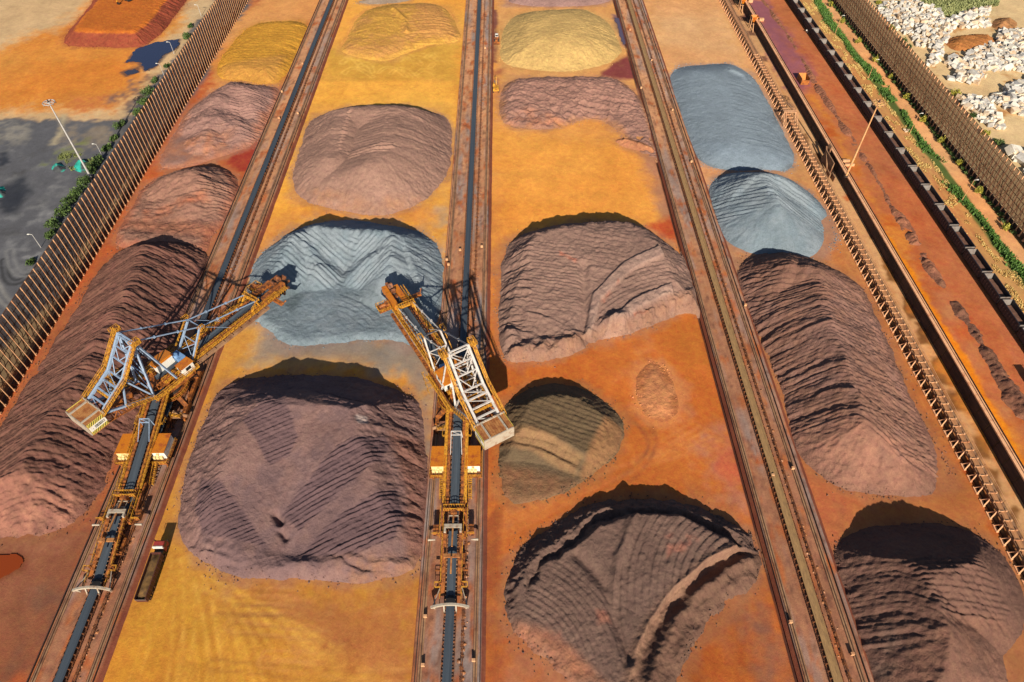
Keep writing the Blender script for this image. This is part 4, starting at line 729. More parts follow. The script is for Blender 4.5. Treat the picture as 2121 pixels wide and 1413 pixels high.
def troughbelt(w,y0,y1,z,dip=.28):
    xs=[-w/2,-w*.28,-w*.2,w*.2,w*.28,w/2]; zs=[0,-dip*.75,-dip,-dip,-dip*.75,0]; m=MB(); n=len(xs)
    ys=[y0,y1]
    m.add([(x,ys[0],z+h) for x,h in zip(xs,zs)]+[(x,ys[1],z+h) for x,h in zip(xs,zs)],[(k,k+1,n+k+1,n+k) for k in range(n-1)])
    m.add([(x,ys[0],z+h-.05) for x,h in zip(xs,zs)]+[(x,ys[1],z+h-.05) for x,h in zip(xs,zs)],[(k+1,k,n+k,n+k+1) for k in range(n-1)])
    return m
def repeat_parts(proto,ys,parent,stuff_mesh,name,mat):
    """first hundred repeats as parts, the far rest as one stuff part"""
    ys=sorted(ys); near=ys[:100]; far=ys[100:]
    proto.location.y=near[0]
    for y in near[1:]:
        c=proto.copy(); COL.objects.link(c); c.parent=parent; c.location=(proto.location.x,y,proto.location.z)
    if far:
        m=MB()
        for y in far: stuff_mesh(m,y)
        tag(m.build(name,mat,parent),kind='stuff')
def idler(m,y,w):
    m.beam((-w/2-.35,y,.62),(w/2+.35,y,.62),.16,.12)
    for s in (-1,1):
        m.beam((s*(w/2+.38),y,0),(s*(w/2+.38),y,1.12),.14); m.beam((s*w*.2,y,.74),(s*(w/2+.3),y,1.14),.14)
CL=['dark rubber yard conveyor on the left bench under the left machine','dark rubber yard conveyor on the middle bench under the right machine','yard conveyor on the right bench carrying a strip of yellow ore']
for i,(cx,a,b) in enumerate(LINES):
    t=empty('belt_conveyor',(cx,0,BZ),CL[i],'conveyor'); w=2.0
    troughbelt(w,-200,560,1.15).build('belt',M['beltore'] if i==2 else M['belt'],t)
    m=MB()
    for s in (-1,1): m.b2(s*(w/2+.42)-.08,s*(w/2+.42)+.08,-200,560,.55,.75)
    m.build('side_frame',M['idler'],t)
    p=MB(); idler(p,0,w); p=p.build('idler',M['idler'],t)
    repeat_parts(p,list(np.arange(36,230,1.5)+.3*i)+list(np.arange(230,470,2.2)),t,lambda m,y:idler(m,y,w),'idler_row',M['idler'])
    # pipe and cable run on stanchions beside the belt
    t2=empty('cable_run',(cx+2.9,0,BZ),'rusty pipe and cable run on low stanchions right of the '+('left','middle','right hand')[i]+' yard belt','cable run')
    m=MB(); m.tube((0,-100,.75),(0,470,.75),.10,n=8); m.b2(.22,.42,-100,470,.5,.58); m.build('pipe',M['idler'],t2)
    def st(m,y): m.beam((-.25,y,.45),(.5,y,.45),.12); m.beam((0,y,0),(0,y,.7),.14); m.box((.15,y,.04),(.9,.5,.1)); m.beam((0,y,.72),(0,y+.5,.05),.07)
    p=MB(); st(p,0); p=p.build('stanchion',M['idler'],t2)
    repeat_parts(p,list(np.arange(38,330,2.4)),t2,st,'stanchion_row',M['idler'])
# spillage heaps under the middle run: ground cover nobody could count
m=MB()
for i,(cx,a,b) in enumerate(LINES):
    for y in np.arange(36,330,1.2):
        x=cx+3.2+RNG.normal(0,.35); r=RNG.uniform(.25,.6); n=7
        vs=[(x+r*math.cos(2*math.pi*k/n)*RNG.uniform(.7,1.3),y+r*math.sin(2*math.pi*k/n)*RNG.uniform(.7,1.3),BZ-.03) for k in range(n)]+[(x,y,BZ+r*.55)]
        m.add(vs,[(k,(k+1)%n,n) for k in range(n)])
tag(m.build('spillage',paint_mat('spilled ore',A(176,112,64),A(120,80,56),.5)),kind='stuff')
# fourth conveyor on a trestle in front of the retaining wall
t=empty('trestle_conveyor',(126.6,0,0),'raised rusty trestle conveyor on splayed legs beside the retaining wall','conveyor')
troughbelt(1.4,-100,520,2.95,.2).build('belt',paint_mat('dusty belt',A(200,140,90),A(150,100,66),.4,stretch=(3,.1,1)),t)
m=MB()
for s in (-1,1): m.b2(s*1.0-.1,s*1.0+.1,-100,520,2.35,2.75)
m.b2(1.25,2.0,-100,520,2.3,2.38); m.build('deck_frame',M['concrete'],t)
MB().b2(-1.25,-1.15,-100,520,.05,1.5).build('skirt_plate',M['black'],t)
def leg(m,y):
    for s in (-1,1): m.beam((s*.9,y,2.5),(s*1.9,y-.9 if s<0 else y,0),.28,.34)
    m.beam((-.9,y,2.4),(-1.9,y+.9,0),.2,.24); m.beam((-1.3,y,1.1),(1.3,y,1.1),.14); m.box((-1.9,y,.1),(.7,2.2,.3))
p=MB(); leg(p,0); p=p.build('trestle_leg',M['postr'],t); repeat_parts(p,list(np.arange(10,450,3.6)),t,leg,'trestle_leg_row',M['postr'])
def tid(m,y): m.beam((-1,y,2.85),(1.0,y,2.85),.22); m.box((0.95,y,3.0),(.5,.35,.5)); m.box((-.95,y,3.0),(.3,.3,.4))
p=MB(); tid(p,0); p=p.build('idler',M['post'],t); repeat_parts(p,list(np.arange(60,330,2.6)),t,tid,'idler_row',M['post'])
MB().rail([(2.0,-20,2.38),(2.0,470,2.38)],1.0,.08,3.6).build('handrail',M['postr'],t)
# crossover stair on the trestle
q=at(1640,240,2.5); t=empty('crossover_stair',(126.6,q[1],0),'small yellow crossover stair straddling the trestle conveyor','stair')
m=MB(); m.b2(-2.6,3.0,-1,1,4.6,4.75); [m.beam((x,y,0),(x,y,4.6),.22) for x in (-2.4,2.8) for y in (-.9,.9)]; m.build('landing',M['post'],t)
m=MB(); m.beam((2.6,1.0,4.6),(2.6,11,2.6),1.1,.2); m.rail([(2.1,1.0,4.6),(2.1,11,2.6)],1,.1); m.rail([(3.1,1,4.6),(3.1,11,2.6)],1,.1); m.build('sloping_walkway',M['post'],t)
m=MB()
for x in (-2.2,2.9):
    for k in range(14): m.box((x,-1.0-k*.3,4.6-k*.33),(1.0,.3,.08))
    for dx in (-.5,.5): m.beam((x+dx,-1,4.6),(x+dx,-5.3,0),.2,.3)
m.build('stair_flight',M['post'],t); MB().rail([(-2.6,-1,4.75),(3,-1,4.75)],1,.09).rail([(-2.6,1,4.75),(2,1,4.75)],1,.09).build('handrail',M['post'],t)
# small boxes on the benches
BX=[(8,1364,'yellow stop box beside the left rail of the middle bench, first one behind the tail beam'),]
bl=[(876,1378),(981,1368),(881,1277),(1516,1290),(1765,1355),(1600,985),(1642,970),(1350,125),(1393,228),(1432,335),(1567,632),(1005,100),(921,538),(953,518),(998,511),(929,548),(584,190),(627,132),(617,235),(578,245),(1326,182),(1305,62)]
for k,(x,y) in enumerate(bl):
    q=at(x,y,BZ+.6)
    bn=min(LINES,key=lambda l:abs(l[0]-q[0])); q[0]=min(max(q[0],bn[1]+.4),bn[2]-.4)
    t=empty('junction_box',(q[0],q[1],BZ),'small pale pedestal box standing on a conveyor bench beside a rail','box','pedestal boxes along the benches')
    MB().box((0,0,.75),(.8,.55,.9)).build('cabinet',M['post'],t); MB().box((0,0,.14),(.5,.4,.32)).build('pedestal',M['dark'],t)
# light edge kerb of the ditch beside the right bench
# ================================================================ RETAINING WALL
t=empty('retaining_wall',(WALLX,0,0),'long shaded and stained retaining wall holding up the rail terrace','wall')
MB().b2(-.55,-.06,-300,520,-.3,TZ-.15).build('wall_face',M['wall'],t)
m=MB(); m.b2(-.75,.75,-300,520,TZ-.147,TZ+.28); m.build('coping',M['postr'],t)
m=MB(); m.b2(.95,1.1,-300,520,TZ-.1,TZ+.45); m.b2(.15,.25,-300,520,TZ+.283,TZ+.42); m.build('guard_rail',M['dark'],t)
m=MB()
for y in np.arange(60,440,5.5): m.b2(-.63,-.553,y,y+.25,.02,TZ-.2)
tag(m.build('wall_joint',M['black'],t),kind='stuff')
for (x,y,l) in ((1556,40,'yellow chute hopper on the retaining wall, nearer of the two at the top edge'),(1522,2,'yellow chute hopper on the retaining wall cut by the top edge of the picture')):
    q=at(x,y,TZ); t=empty('chute_hopper',(WALLX-1.2,q[1],0),l,'hopper')
    m=MB(); m.add([(-1.6,-1.5,6.2),(1.8,-1.5,6.2),(1.8,1.5,6.2),(-1.6,1.5,6.2),(-.6,-.6,3.2),(.4,-.6,3.2),(.4,.6,3.2),(-.6,.6,3.2)],[(0,1,5,4),(1,2,6,5),(2,3,7,6),(3,0,4,7)]); m.build('hopper_body',M['roof'],t)
    m=MB(); [m.beam((a,b,0),(a,b,6.1),.25) for a in (-1.6,1.0) for b in (-1.5,1.5)]; m.beam((-1.6,-1.6,2.6),(1,-1.6,2.6),.2); m.beam((-.6,-2.2,3.2),(-1.2,-6.5,.2),.35); m.build('support_frame',M['post'],t)
    m=MB(); m.box((3.2,-2,TZ+.7),(2.4,1.4,1.4)); m.build('drive_box',M['post'],t)
q=at(1742,352,0); t=empty('concrete_sump',(WALLX-1.8,q[1],0),'concrete sump walls jutting from the retaining wall at the foot of the right mast','sump')
m=MB(); m.add([(-2.2,4,0),(-2.2,7,0),(0.6,10,6),(0.6,7.4,6),(-1.7,4,0),(-1.7,7,0),(1.2,10,6),(1.2,7.4,6)],[(0,1,2,3),(7,6,5,4),(0,3,7,4),(1,5,6,2),(3,2,6,7)]); m.b2(-1.6,-1.2,-3,7,0,5.2); m.beam((-1.0,8.5,5.6),(-2.4,-1,1.2),.5,.6); m.build('side_slab',M['concrete'],t)
m=MB(); m.b2(-3.0,-2.6,-6,-2.2,0,2.0); m.b2(-1.9,-1.5,-8.5,-4.8,0,2.2); m.build('low_wall',M['concrete'],t)
m=MB(); m.b2(2.6,5.4,-1.6,-.6,TZ,TZ+1.1); m.b2(2.6,6.4,-4.2,-3.4,TZ,TZ+1.0); m.build('kerb_block',M['post'],t)
# ================================================================ WIND FENCES
def wind_fence(name,label,x,z0,h,side,y0,y1,net,post,pitch=2.8,gap=2.2):
    t=empty(name,(x,0,z0),label,'fence')
    m=MB(); ys=np.arange(y0,y1,.7); xs=[.03*((k%4 in (1,2))) for k in range(len(ys))]; zs=[gap,h]
    vs=[(-side*(.45+a),y,z) for z in zs for a,y in zip(xs,ys)]; n=len(ys); m.add(vs,[(k,k+1,n+k+1,n+k) for k in range(n-1)]); m.build('wind_mesh',net,t)
    m=MB(); m.b2(-side*.45-.1,-side*.45+.1,y0,y1,0,gap-.3); m.build('base_shadow',M['wall'],t)  # dark panel stands in for the shadow in the open fence base
    m=MB()
    for k in range(1,7): m.b2(-side*.27-.07,-side*.27+.07,y0,y1,gap+(h-gap)*k/6-.14,gap+(h-gap)*k/6)
    m.build('girt',M['girt'],t)
    m=MB()
    for i,y in enumerate(np.arange(y0,y1,pitch)):
        for (za,zb) in ((gap,h*.45),(h*.45,h*.9)): m.beam((-side*.62,y,zb),(-side*4.2,y,0.0) if za==gap else (-side*.62,y+.01,za),.16)
        m.beam((-side*3.6,y,0),(-side*.7,y,h*.72),.2)
        if i%6==2:
            m.beam((-side*.2,y,.3),(-side*.2,y+pitch*2,h*.55),.13); m.beam((-side*.2,y+pitch*2,.3),(-side*.2,y,h*.55),.13)
    tag(m.build('back_brace',M['girt'],t),kind='stuff')
    def ps(m,y): m.tube((0,y,0),(0,y,h+.25),.2,.2,6); m.box((0,y,.3),(.8,.6,.6))
    p=MB(); ps(p,0); p=p.build('post',post,t); repeat_parts(p,list(np.arange(y0+1,y1,pitch)),t,ps,'post_row',post)
    return t
wind_fence('wind_fence','tall brown wind fence with pale posts along the left edge of the ore yard',-147.6,0,18.2,1,96,440,M['netl'],M['post'])
wind_fence('wind_fence','tall rusty wind fence between the rail road and the granite block yard',184.6,TZ,15.6,-1,60,440,M['netr'],M['postr'])
# ================================================================ MASTS AND LAMP POSTS
def high_mast(p,h,label,mat):
    t=empty('high_mast',p,label,'light mast'); m=MB()
    m.tube((0,0,0),(0,0,h),.42,.2,12); m.build('pole',mat,t); MB().tube((0,0,0),(0,0,.6),.8,.8,12).build('base_flange',M['dark'],t)
    m=MB(); m.ring((0,0),2.0,2.18,h-.5,h-.3,28); m.ring((0,0),.5,.7,h-.6,h-.2,16)
    for k in range(8): a=k*math.pi/4; m.beam((.5*math.cos(a),.5*math.sin(a),h-.4),(2.1*math.cos(a),2.1*math.sin(a),h-.4),.12)
    r=m.build('lamp_ring',mat,t)
    for k in range(8):
        a=k*math.pi/4+.3; m=MB().box((2.2*math.cos(a),2.2*math.sin(a),h-.75),(.5,.45,.35),a); m.build('floodlight',M['concrete'],r)
    m=MB(); m.tube((0,0,h-.3),(0,0,h+.7),.3,.22,10); m.build('winch_head',M['dark'],t)
pl=at(189,369,0); high_mast(pl,33.5,'tall white ring headed lighting mast standing behind the left wind fence',M['mast'])
pr=at(1752,366,TZ); high_mast((pr[0],pr[1],TZ),32,'tall sunlit ring headed lighting mast at the retaining wall on the right',M['mastwarm'])
def lamp_post(p,h,label,mat,dx):
    t=empty('lamp_post',p,label,'lamp post','small lamp posts along the fences'); MB().tube((0,0,0),(0,0,h),.13,.09,8).build('pole',mat,t)
    m=MB(); m.beam((0,0,h),(dx,0,h+.25),.1); m.box((dx*1.25,0,h+.25),(.8,.4,.2)); m.build('lamp_head',M['white'],t)
for (b,tp,l) in (((85,513),(71,497),'white lamp post behind the left fence, nearest of its row'),((340,157),(328,131),'white lamp post behind the left fence next to the dark pool'),((361,112),(355,100),'white lamp post behind the left fence above the dark pool'),((417,34),(411,23),'white lamp post behind the left fence near the top edge'),((213,325),(204,314),'white lamp post behind the left fence beside the tall mast foot')):
    q=at(*b,0); lamp_post(q,6.0,l,M['mast'],-1.0)
for (b,l) in (((1729,72),'thin orange lamp post on the grass strip, farthest of its row'),((1797,165),'thin orange lamp post on the grass strip, second from the top'),((1883,278),'thin orange lamp post on the grass strip beside the rubble heap'),((1991,417),'thin orange lamp post on the grass strip, nearest of its row')):
    q=at(*b,TZ); lamp_post((q[0],q[1],TZ),9.5,l,M['mastwarm'],.9)
# ================================================================ ORE TRAIN
TX=160.2; RZ=TZ+.35
t=empty('railway_track',(TX,0,TZ),'rusty railway track on the terrace carrying the black ore train','track')
m=MB(); [m.b2(s*.75-.06,s*.75+.06,-200,520,.22,.4) for s in (-1,1)]; m.build('rail',M['rail'],t)
m=MB(); [m.b2(-1.3,1.3,y,y+.3,.05,.218) for y in np.arange(90,520,.9)]; tag(m.build('sleeper_row',M['concrete'],t),kind='stuff')
t=empty('railway_track',(164.4,0,TZ),'empty reddish railway track just right of the black ore train','track')
m=MB(); [m.b2(s*.75-.08,s*.75+.08,-200,520,.22,.42) for s in (-1,1)]; m.build('rail',paint_mat('red rusted rail',A(150,66,50),A(110,50,40)),t)
m=MB(); [m.b2(-1.3,1.3,y,y+.3,.05,.218) for y in np.arange(90,520,.9)]; tag(m.build('sleeper_row',M['concrete'],t),kind='stuff')
def make_wagon():
    t=empty('ore_wagon',(TX,0,RZ),'black open topped ore wagon coupled into the long train','wagon','wagons of the ore train'); L=11.2; w=1.75; z0,z1=1.1,3.7
    m=MB()
    for s in (-1,1):
        m.b2(s*w-.07,s*w+.07,-L/2,L/2,z0,z1); m.b2(s*w-.14,s*w+.14,-L/2,L/2,z1+.002,z1+.16)
        for y in np.arange(-L/2+.4,L/2,1.28): m.b2(s*(w+.07),s*(w+.22) if s>0 else s*(w+.07)+.002,y,y+.14,z0+.1,z1-.1) if s>0 else m.b2(-w-.22,-w-.072,y,y+.14,z0+.1,z1-.1)
    m.b2(-w,w,-L/2+.05,L/2-.05,z0-.2,z0-.002); m.build('body_side',M['wagon'],t)
    m=MB(); m.add([(-w+.08,L/2-.1,z1+.1),(w-.08,L/2-.1,z1+.1),(w-.08,L/2-.9,z0+.3),(-w+.08,L/2-.9,z0+.3),(-w+.08,L/2-.02,z1+.1),(w-.08,L/2-.02,z1+.1),(w-.08,L/2-.02,z0),(-w+.08,L/2-.02,z0)],[(3,2,1,0),(0,1,5,4),(4,5,6,7),(0,4,7,3),(1,2,6,5)]); m.build('end_wall',M['wagonend'],t); m=MB()
    m.add([(-w+.08,-L/2+.02,z0),(w-.08,-L/2+.02,z0),(w-.08,-L/2+.02,z1+.1),(-w+.08,-L/2+.02,z1+.1),(-w+.08,-L/2+.14,z1+.1),(w-.08,-L/2+.14,z1+.1),(w-.08,-L/2+1.2,z0+.3),(-w+.08,-L/2+1.2,z0+.3)],[(0,1,2,3),(3,2,5,4),(4,5,6,7)])
    m.build('end_wall',M['wagonend'],t)
    m=MB(); r=random.Random(3); n=8; vs=[]
    for i in range(n+1):
        for j in range(5): vs.append((-w+.09+(2*w-.18)*j/4,-L/2+1.0+(L-2.2)*i/n,z0+1.0+r.uniform(0,.3)))
    m.add(vs,[(i*5+j,i*5+j+1,i*5+j+6,i*5+j+5) for i in range(n) for j in range(4)]); m.build('ore_residue',M['wagonin'],t,smooth=True)
    m=MB(); [m.b2(-w-.235,-w-.225,y+.3,y+.8,z0+1.5,z0+1.62) for y in np.arange(-L/2+.6,L/2-1,1.28)]; [m.b2(-w-.235,-w-.225,y+.25,y+.33,z0+1.5,z0+2.0) for y in np.arange(-L/2+.6,L/2-1,1.28)]; m.build('side_marking',M['wagonend'],t)
    for y in (-L/2+2,L/2-2):
        m=MB(); m.b2(-1.2,1.2,y-1.2,y+1.2,.45,.85); b=m.build('bogie',M['dark'],t)
        for yy in (y-.9,y+.9):
            for s in (-1,1): MB().tube((s*.68,yy,.46),(s*.82,yy,.46),.42,.42,14).build('wheel',M['dark'],b)
    m=MB(); [m.b2(-.2,.2,min(s*L/2,s*(L/2+.6)),max(s*L/2,s*(L/2+.6)),.75,1.0) for s in (-1,1)]; m.build('coupler',M['dark'],t); return t
w0=make_wagon(); ye=at(1937,425,RZ+3.5)[1]; ys=[ye-6.0+12.2*k for k in range(-9,21)]
w0.location.y=ys[0]
for y in ys[1:]: c=copy_tree(w0); c.location.y=y
for (x,y,l) in ((1637,8,'pair of small white signal boxes beside the ore train, farthest'),(1669,68,'white trackside signal stand beside the ore train'),(1745,171,'single white trackside marker beside the ore train')):
    q=at(x,y,TZ); t=empty('signal_stand',(q[0],q[1],TZ),l,'signal'); MB().beam((0,0,0),(0,0,1.1),.14).build('post',M['dark'],t); MB().box((0,0,1.3),(.6,.4,.5)).box((.9,.3,.5),(.5,.5,.9)).build('signal_box',M['white'],t)
# steel skip on the terrace
q=at(1662,170,TZ); t=empty('skip_container',(q[0],q[1],TZ),'open orange steel skip standing on the purple stained strip','skip')
m=MB(); L,w,h=3.0,1.9,3.0
m.b2(-w,w,-L,-L+.12,.15,h-.6); m.b2(-w,-w+.12,-L+.12,L,.15,h); m.b2(w-.12,w,-L+.12,L,.15,h); m.b2(-w+.12,w-.12,-L+.12,L-.1,.15,.3); m.build('tub',M['orange'],t)
m=MB(); m.add([(-w+.13,L-.1,h),(w-.13,L-.1,h),(w-.13,L-2.2,.3),(-w+.13,L-2.2,.3),(-w+.13,L,h),(w-.13,L,h),(w-.13,L,.3),(-w+.13,L,.3)],[(3,2,1,0),(0,1,5,4),(4,5,6,7)]); [m.b2(-w+.2,w-.2,-L-.07,-L-.003,z,z+.12) for z in (.5,1.2,1.9)]; m.build('sloping_end',M['roof'],t)
# ================================================================ VEHICLES
def wheels(t,pts,r=.52,wd=.36):
    for (x,y) in pts:
        o=MB().tube((x-wd/2,y,r),(x+wd/2,y,r),r,r,16).build('wheel',M['tyre'],t); MB().tube((x-wd/2-.01,y,r),(x+wd/2+.01,y,r),r*.5,r*.5,12).build('hub',M['concrete'],o)
def tipper(p,label,cabmat,rz=0.0,group=None):
    t=empty('tipper_truck',p,label,'truck',group); t.rotation_euler.z=rz
    m=MB(); m.b2(-.45,.45,-8,5.6,.75,1.05); m.build('chassis',M['dark'],t)
    m=MB(); w=1.28; y0,y1=-8.2,3.1
    for s in (-1,1):
        m.b2(s*w-.05,s*w+.05,y0+.06,y1-.06,1.25,3.0); [m.b2(min(s*(w+.053),s*(w+.14)),max(s*(w+.053),s*(w+.14)),y,y+.14,1.3,2.95) for y in np.arange(y0+.4,y1-.3,1.05)]; m.b2(s*w-.09,s*w+.09,y0+.06,y1-.06,3.002,3.12)
    m.b2(-w,w,y0,y0+.058,1.25,2.7); m.b2(-w,w,y1-.058,y1,1.25,3.3); m.b2(-w+.052,w-.052,y0+.06,y1-.06,1.1,1.25); m.build('tipper_body',M['trailer'],t)
    MB().b2(-w-.02,w+.02,y0-.06,y0-.002,2.5,2.68).build('tail_bar',M['wagonend'],t)
    m=MB(); r=random.Random(5); nx,ny=6,22; vs=[]
    for j in range(ny+1):
        for i in range(nx+1):
            fx=i/nx; fy=j/ny; e=min(1,min(fy,1-fy)*6)*math.sin(math.pi*fx)**.6; vs.append((-w+.06+(2*w-.12)*fx,y0+.1+(y1-y0-.2)*fy,2.1+.75*e+r.uniform(-.12,.12)))
    m.add(vs,[(j*(nx+1)+i,j*(nx+1)+i+1,(j+1)*(nx+1)+i+1,(j+1)*(nx+1)+i) for j in range(ny) for i in range(nx)]); m.build('ore_load',M['load'],t,smooth=True)
    m=MB(); prof=[(4.4,.7),(6.5,.7),(6.55,1.7),(6.35,2.9),(5.9,3.35),(4.4,3.35)]
    vs=[(s*1.22,a,b) for s in (-1,1) for a,b in prof]; n=len(prof); m.add(vs,[tuple(range(n-1,-1,-1)),tuple(range(n,2*n))]+[(i,(i+1)%n,n+(i+1)%n,n+i) for i in range(n)]); cab=m.build('cab',cabmat,t)
    MB().b2(-1.24,1.24,4.3,4.62,2.5,3.45).build('cab_rear_panel',M['white'],t)
    m=MB(); m.add([(-1.05,6.55,1.85),(1.05,6.55,1.85),(1.0,6.39,2.8),(-1.0,6.39,2.8)],[(0,1,2,3)]); m.build('windscreen',M['glass'],cab)
    for s in (-1,1):
        MB().b2(min(s*1.223,s*1.245),max(s*1.223,s*1.245),5.0,6.1,2.0,2.8).build('side_window',M['glass'],cab); m=MB(); m.beam((s*1.2,6.4,2.9),(s*1.6,6.5,2.9),.05); m.box((s*1.62,6.5,2.55),(.1,.28,.75)); m.build('mirror',M['dark'],cab)
        MB().b2(s*.85-.18,s*.85+.18,6.56,6.62,1.0,1.25).build('headlight',M['white'],cab)
    wheels(t,[(s*1.05,y) for s in (-1,1) for y in (-7,-5.7,-4.4,2.2,3.4,5.5)]); MB().b2(-1.1,1.1,3.3,4.25,1.1,2.0).build('fuel_tank',M['black'],t); return t
q=at(309,1188,2.0); tipper((q[0]+.5,q[1]+1.6,.12),'red cab tipper truck loaded with brown ore parked beside the left bench',M['red'])
q=at(2128,779,TZ+2); tipper((q[0]+1.5,q[1]-6.5,TZ+.1),'white cab tipper truck just entering at the right edge beside the ore train',M['white'])
def excavator(p,label,rz=0):
    t=empty('excavator',p,label,'excavator'); t.rotation_euler.z=rz
    for s in (-1,1):
        m=MB(); pr=[(-2.0,.0),(2.0,0),(2.3,.45),(2.0,.9),(-2.0,.9),(-2.3,.45)]; vs=[(s*1.25+d,a,b) for d in (-.32,.32) for a,b in pr]; n=6; m.add(vs,[tuple(range(n-1,-1,-1)),tuple(range(n,2*n))]+[(i,(i+1)%n,n+(i+1)%n,n+i) for i in range(n)]); m.build('crawler_track',M['tyre'],t)
    m=MB(); m.b2(-1.35,1.35,-2.6,1.5,1.1,2.1); m.b2(-1.3,1.3,-3.0,-1.2,1.12,2.5); b=m.build('upper_body',M['yellow'],t); MB().tube((0,0,.7),(0,0,1.12),.9,.9,16).build('slew_ring',M['dark'],t)
    c=MB().b2(-1.3,-.35,0,1.7,2.1,3.2).build('cab',M['yellow'],t); MB().b2(-1.25,-.4,1.7,1.74,2.2,3.1).b2(-1.34,-1.302,.2,1.5,2.3,3.1).build('window',M['glass'],c)
    m=MB(); m.beam((.3,1.2,1.9),(.3,3.8,4.6),.45,.7); m.beam((.3,3.8,4.6),(.3,6.4,3.9),.42,.6); m.build('boom',M['yellow'],t); m=MB(); m.beam((.3,6.4,4.0),(.3,7.3,1.4),.36,.5); m.build('dipper_arm',M['yellow'],t)
    m=MB(); m.add([(-.4,7.0,1.4),(1.0,7.0,1.4),(1.0,6.2,.3),(-.4,6.2,.3),(-.4,7.5,.1),(1.0,7.5,.1)],[(0,1,2,3),(3,2,5,4),(0,3,4),(1,5,2)]); m.build('bucket',M['dark'],t)
q=at(268,0,5.0); excavator((q[0],q[1],5.0),'yellow excavator on top of the flat orange pile',2.6); q=at(1027,188,0); excavator((q[0],q[1],.1),'yellow excavator reaching forward on the sandy track beside the middle bench',.05)
q=at(1029,85,0); t=empty('wheel_loader',(q[0],q[1],.1),'orange wheel loader facing the camera on the sandy track beside the pale pile','loader')
m=MB(); m.b2(-1.2,1.2,-.5,3.2,.9,2.0); m.b2(-.7,.7,-2.6,-.5,.8,1.5); m.build('body',M['orange'],t); c=MB().b2(-.8,.8,.2,1.6,2.0,3.2).build('cab',M['white'],t); MB().b2(-.7,.7,.15,.198,2.2,3.0).build('window',M['glass'],c)
m=MB(); [m.beam((s*.7,-1.2,1.4),(s*.7,-3.6,.8),.25,.35) for s in (-1,1)]; m.build('lift_arm',M['orange'],t); MB().add([(-1.5,-3.5,1.1),(1.5,-3.5,1.1),(1.5,-3.4,.1),(-1.5,-3.4,.1),(1.5,-4.6,.1),(-1.5,-4.6,.1)],[(0,3,2,1),(3,5,4,2),(0,5,3),(1,2,4)]).build('bucket',M['orange'],t); wheels(t,[(s*1.1,y) for s in (-1,1) for y in (-1.6,2.0)],.8,.6)
# ================================================================ GRANITE BLOCKS
def rock_mesh(seed):
    r=random.Random(seed); n=0; m=MB(); pts=[]
    a,b,c=r.uniform(.8,1.35),r.uniform(.5,.85),r.uniform(.45,.8)
    import bmesh
    bm=bmesh.new()
    for sx in (-1,1):
        for sy in (-1,1):
            for sz in (-1,1):
                for k in range(2): bm.verts.new((sx*a*r.uniform(.72,1.08),sy*b*r.uniform(.72,1.08),sz*c*r.uniform(.72,1.08)))
    bmesh.ops.convex_hull(bm,input=list(bm.verts)); bmesh.ops.delete(bm,geom=[v for v in bm.verts if not v.link_faces],context='VERTS')
    me=bpy.data.meshes.new('granite_block'); bm.to_mesh(me); bm.free(); me.materials.append(M['rock%d'%(seed%3)]); return me
RM=[rock_mesh(s) for s in range(18)]
RP=[([(1813,18),(1838,6),(1880,4),(1930,14),(1962,40),(1975,58),(1962,80),(1950,118),(1930,140),(1916,135),(1930,100),(1900,98),(1888,82),(1862,66),(1840,46)],760,1.0),([(1942,45),(1975,38),(2010,20),(2050,18),(2053,32),(2000,44),(2050,42),(2048,58),(1990,60),(1945,54)],180,1.1),([(1985,126),(2000,110),(2062,86),(2066,68),(2135,60),(2140,150),(2060,148),(1990,140)],720,1.1),([(1955,134),(1975,120),(1990,128),(2000,146),(1970,146)],40,1.2),([(1966,165),(1985,152),(2010,150),(2040,158),(2020,176),(1990,172)],44,1.45),([(2046,208),(2065,195),(2140,160),(2140,250),(2100,236),(2060,214)],220,1.2),([(1982,205),(2010,200),(2050,212),(2058,232),(2078,262),(2070,272),(2040,258),(2010,236)],160,1.15),([(2092,322),(2140,300),(2140,380),(2118,356)],26,1.7)]
tot=[]
for P,n,s in RP:
    Q=np.array([at(x,y,TZ)[:2] for x,y in P]); k=0; lo,hi=Q.min(0),Q.max(0)
    while k<n:
        x,y=RNG.uniform(lo,hi); d,_=sdpoly(np.array([x]),np.array([y]),Q)
        if d[0]>0: tot.append((x,y,s*RNG.choice([.55,.75,.9,1.0,1.2,1.5],p=[.22,.22,.2,.18,.12,.06]),RNG.uniform(0,3.14),min(1.4,.25*d[0])*RNG.uniform(0,1)));k+=1
CN=['white','cream','grey']
tot.sort(key=lambda q:(q[1]>9e9, -q[2]*1.0/(0.2+abs(q[1])/300)))
stuff={0:MB(),1:MB(),2:MB()}
for i,(x,y,s,a,z) in enumerate(tot):
    me=RM[i%18]; rx,ry=RNG.uniform(-.5,.5,2)
    if i<300:
        o=bpy.data.objects.new('granite_block',me); COL.objects.link(o); o.location=(x,y,TZ+.55*s+z); o.scale=(s,s,s); o.rotation_euler=(rx,ry,a)
        k=(i%18)%3; tag(o,'loose %s granite block lying in the heaps of the block yard beyond the right fence'%CN[k],'rock','%s granite blocks in the block yard'%CN[k])
    else:
        from mathutils import Matrix,Euler
        T=Matrix.Translation((x,y,TZ+.5*s+z))@Euler((rx,ry,a)).to_matrix().to_4x4()@Matrix.Scale(s,4)
        stuff[(i%18)%3].add([tuple(T@v.co) for v in me.vertices],[tuple(p.vertices) for p in me.polygons])
for k in range(3): tag(stuff[k].build('granite_rubble',M['rock%d'%k]),'remaining %s granite rubble mixed through the heaps of the block yard'%CN[k],'rubble',kind='stuff')
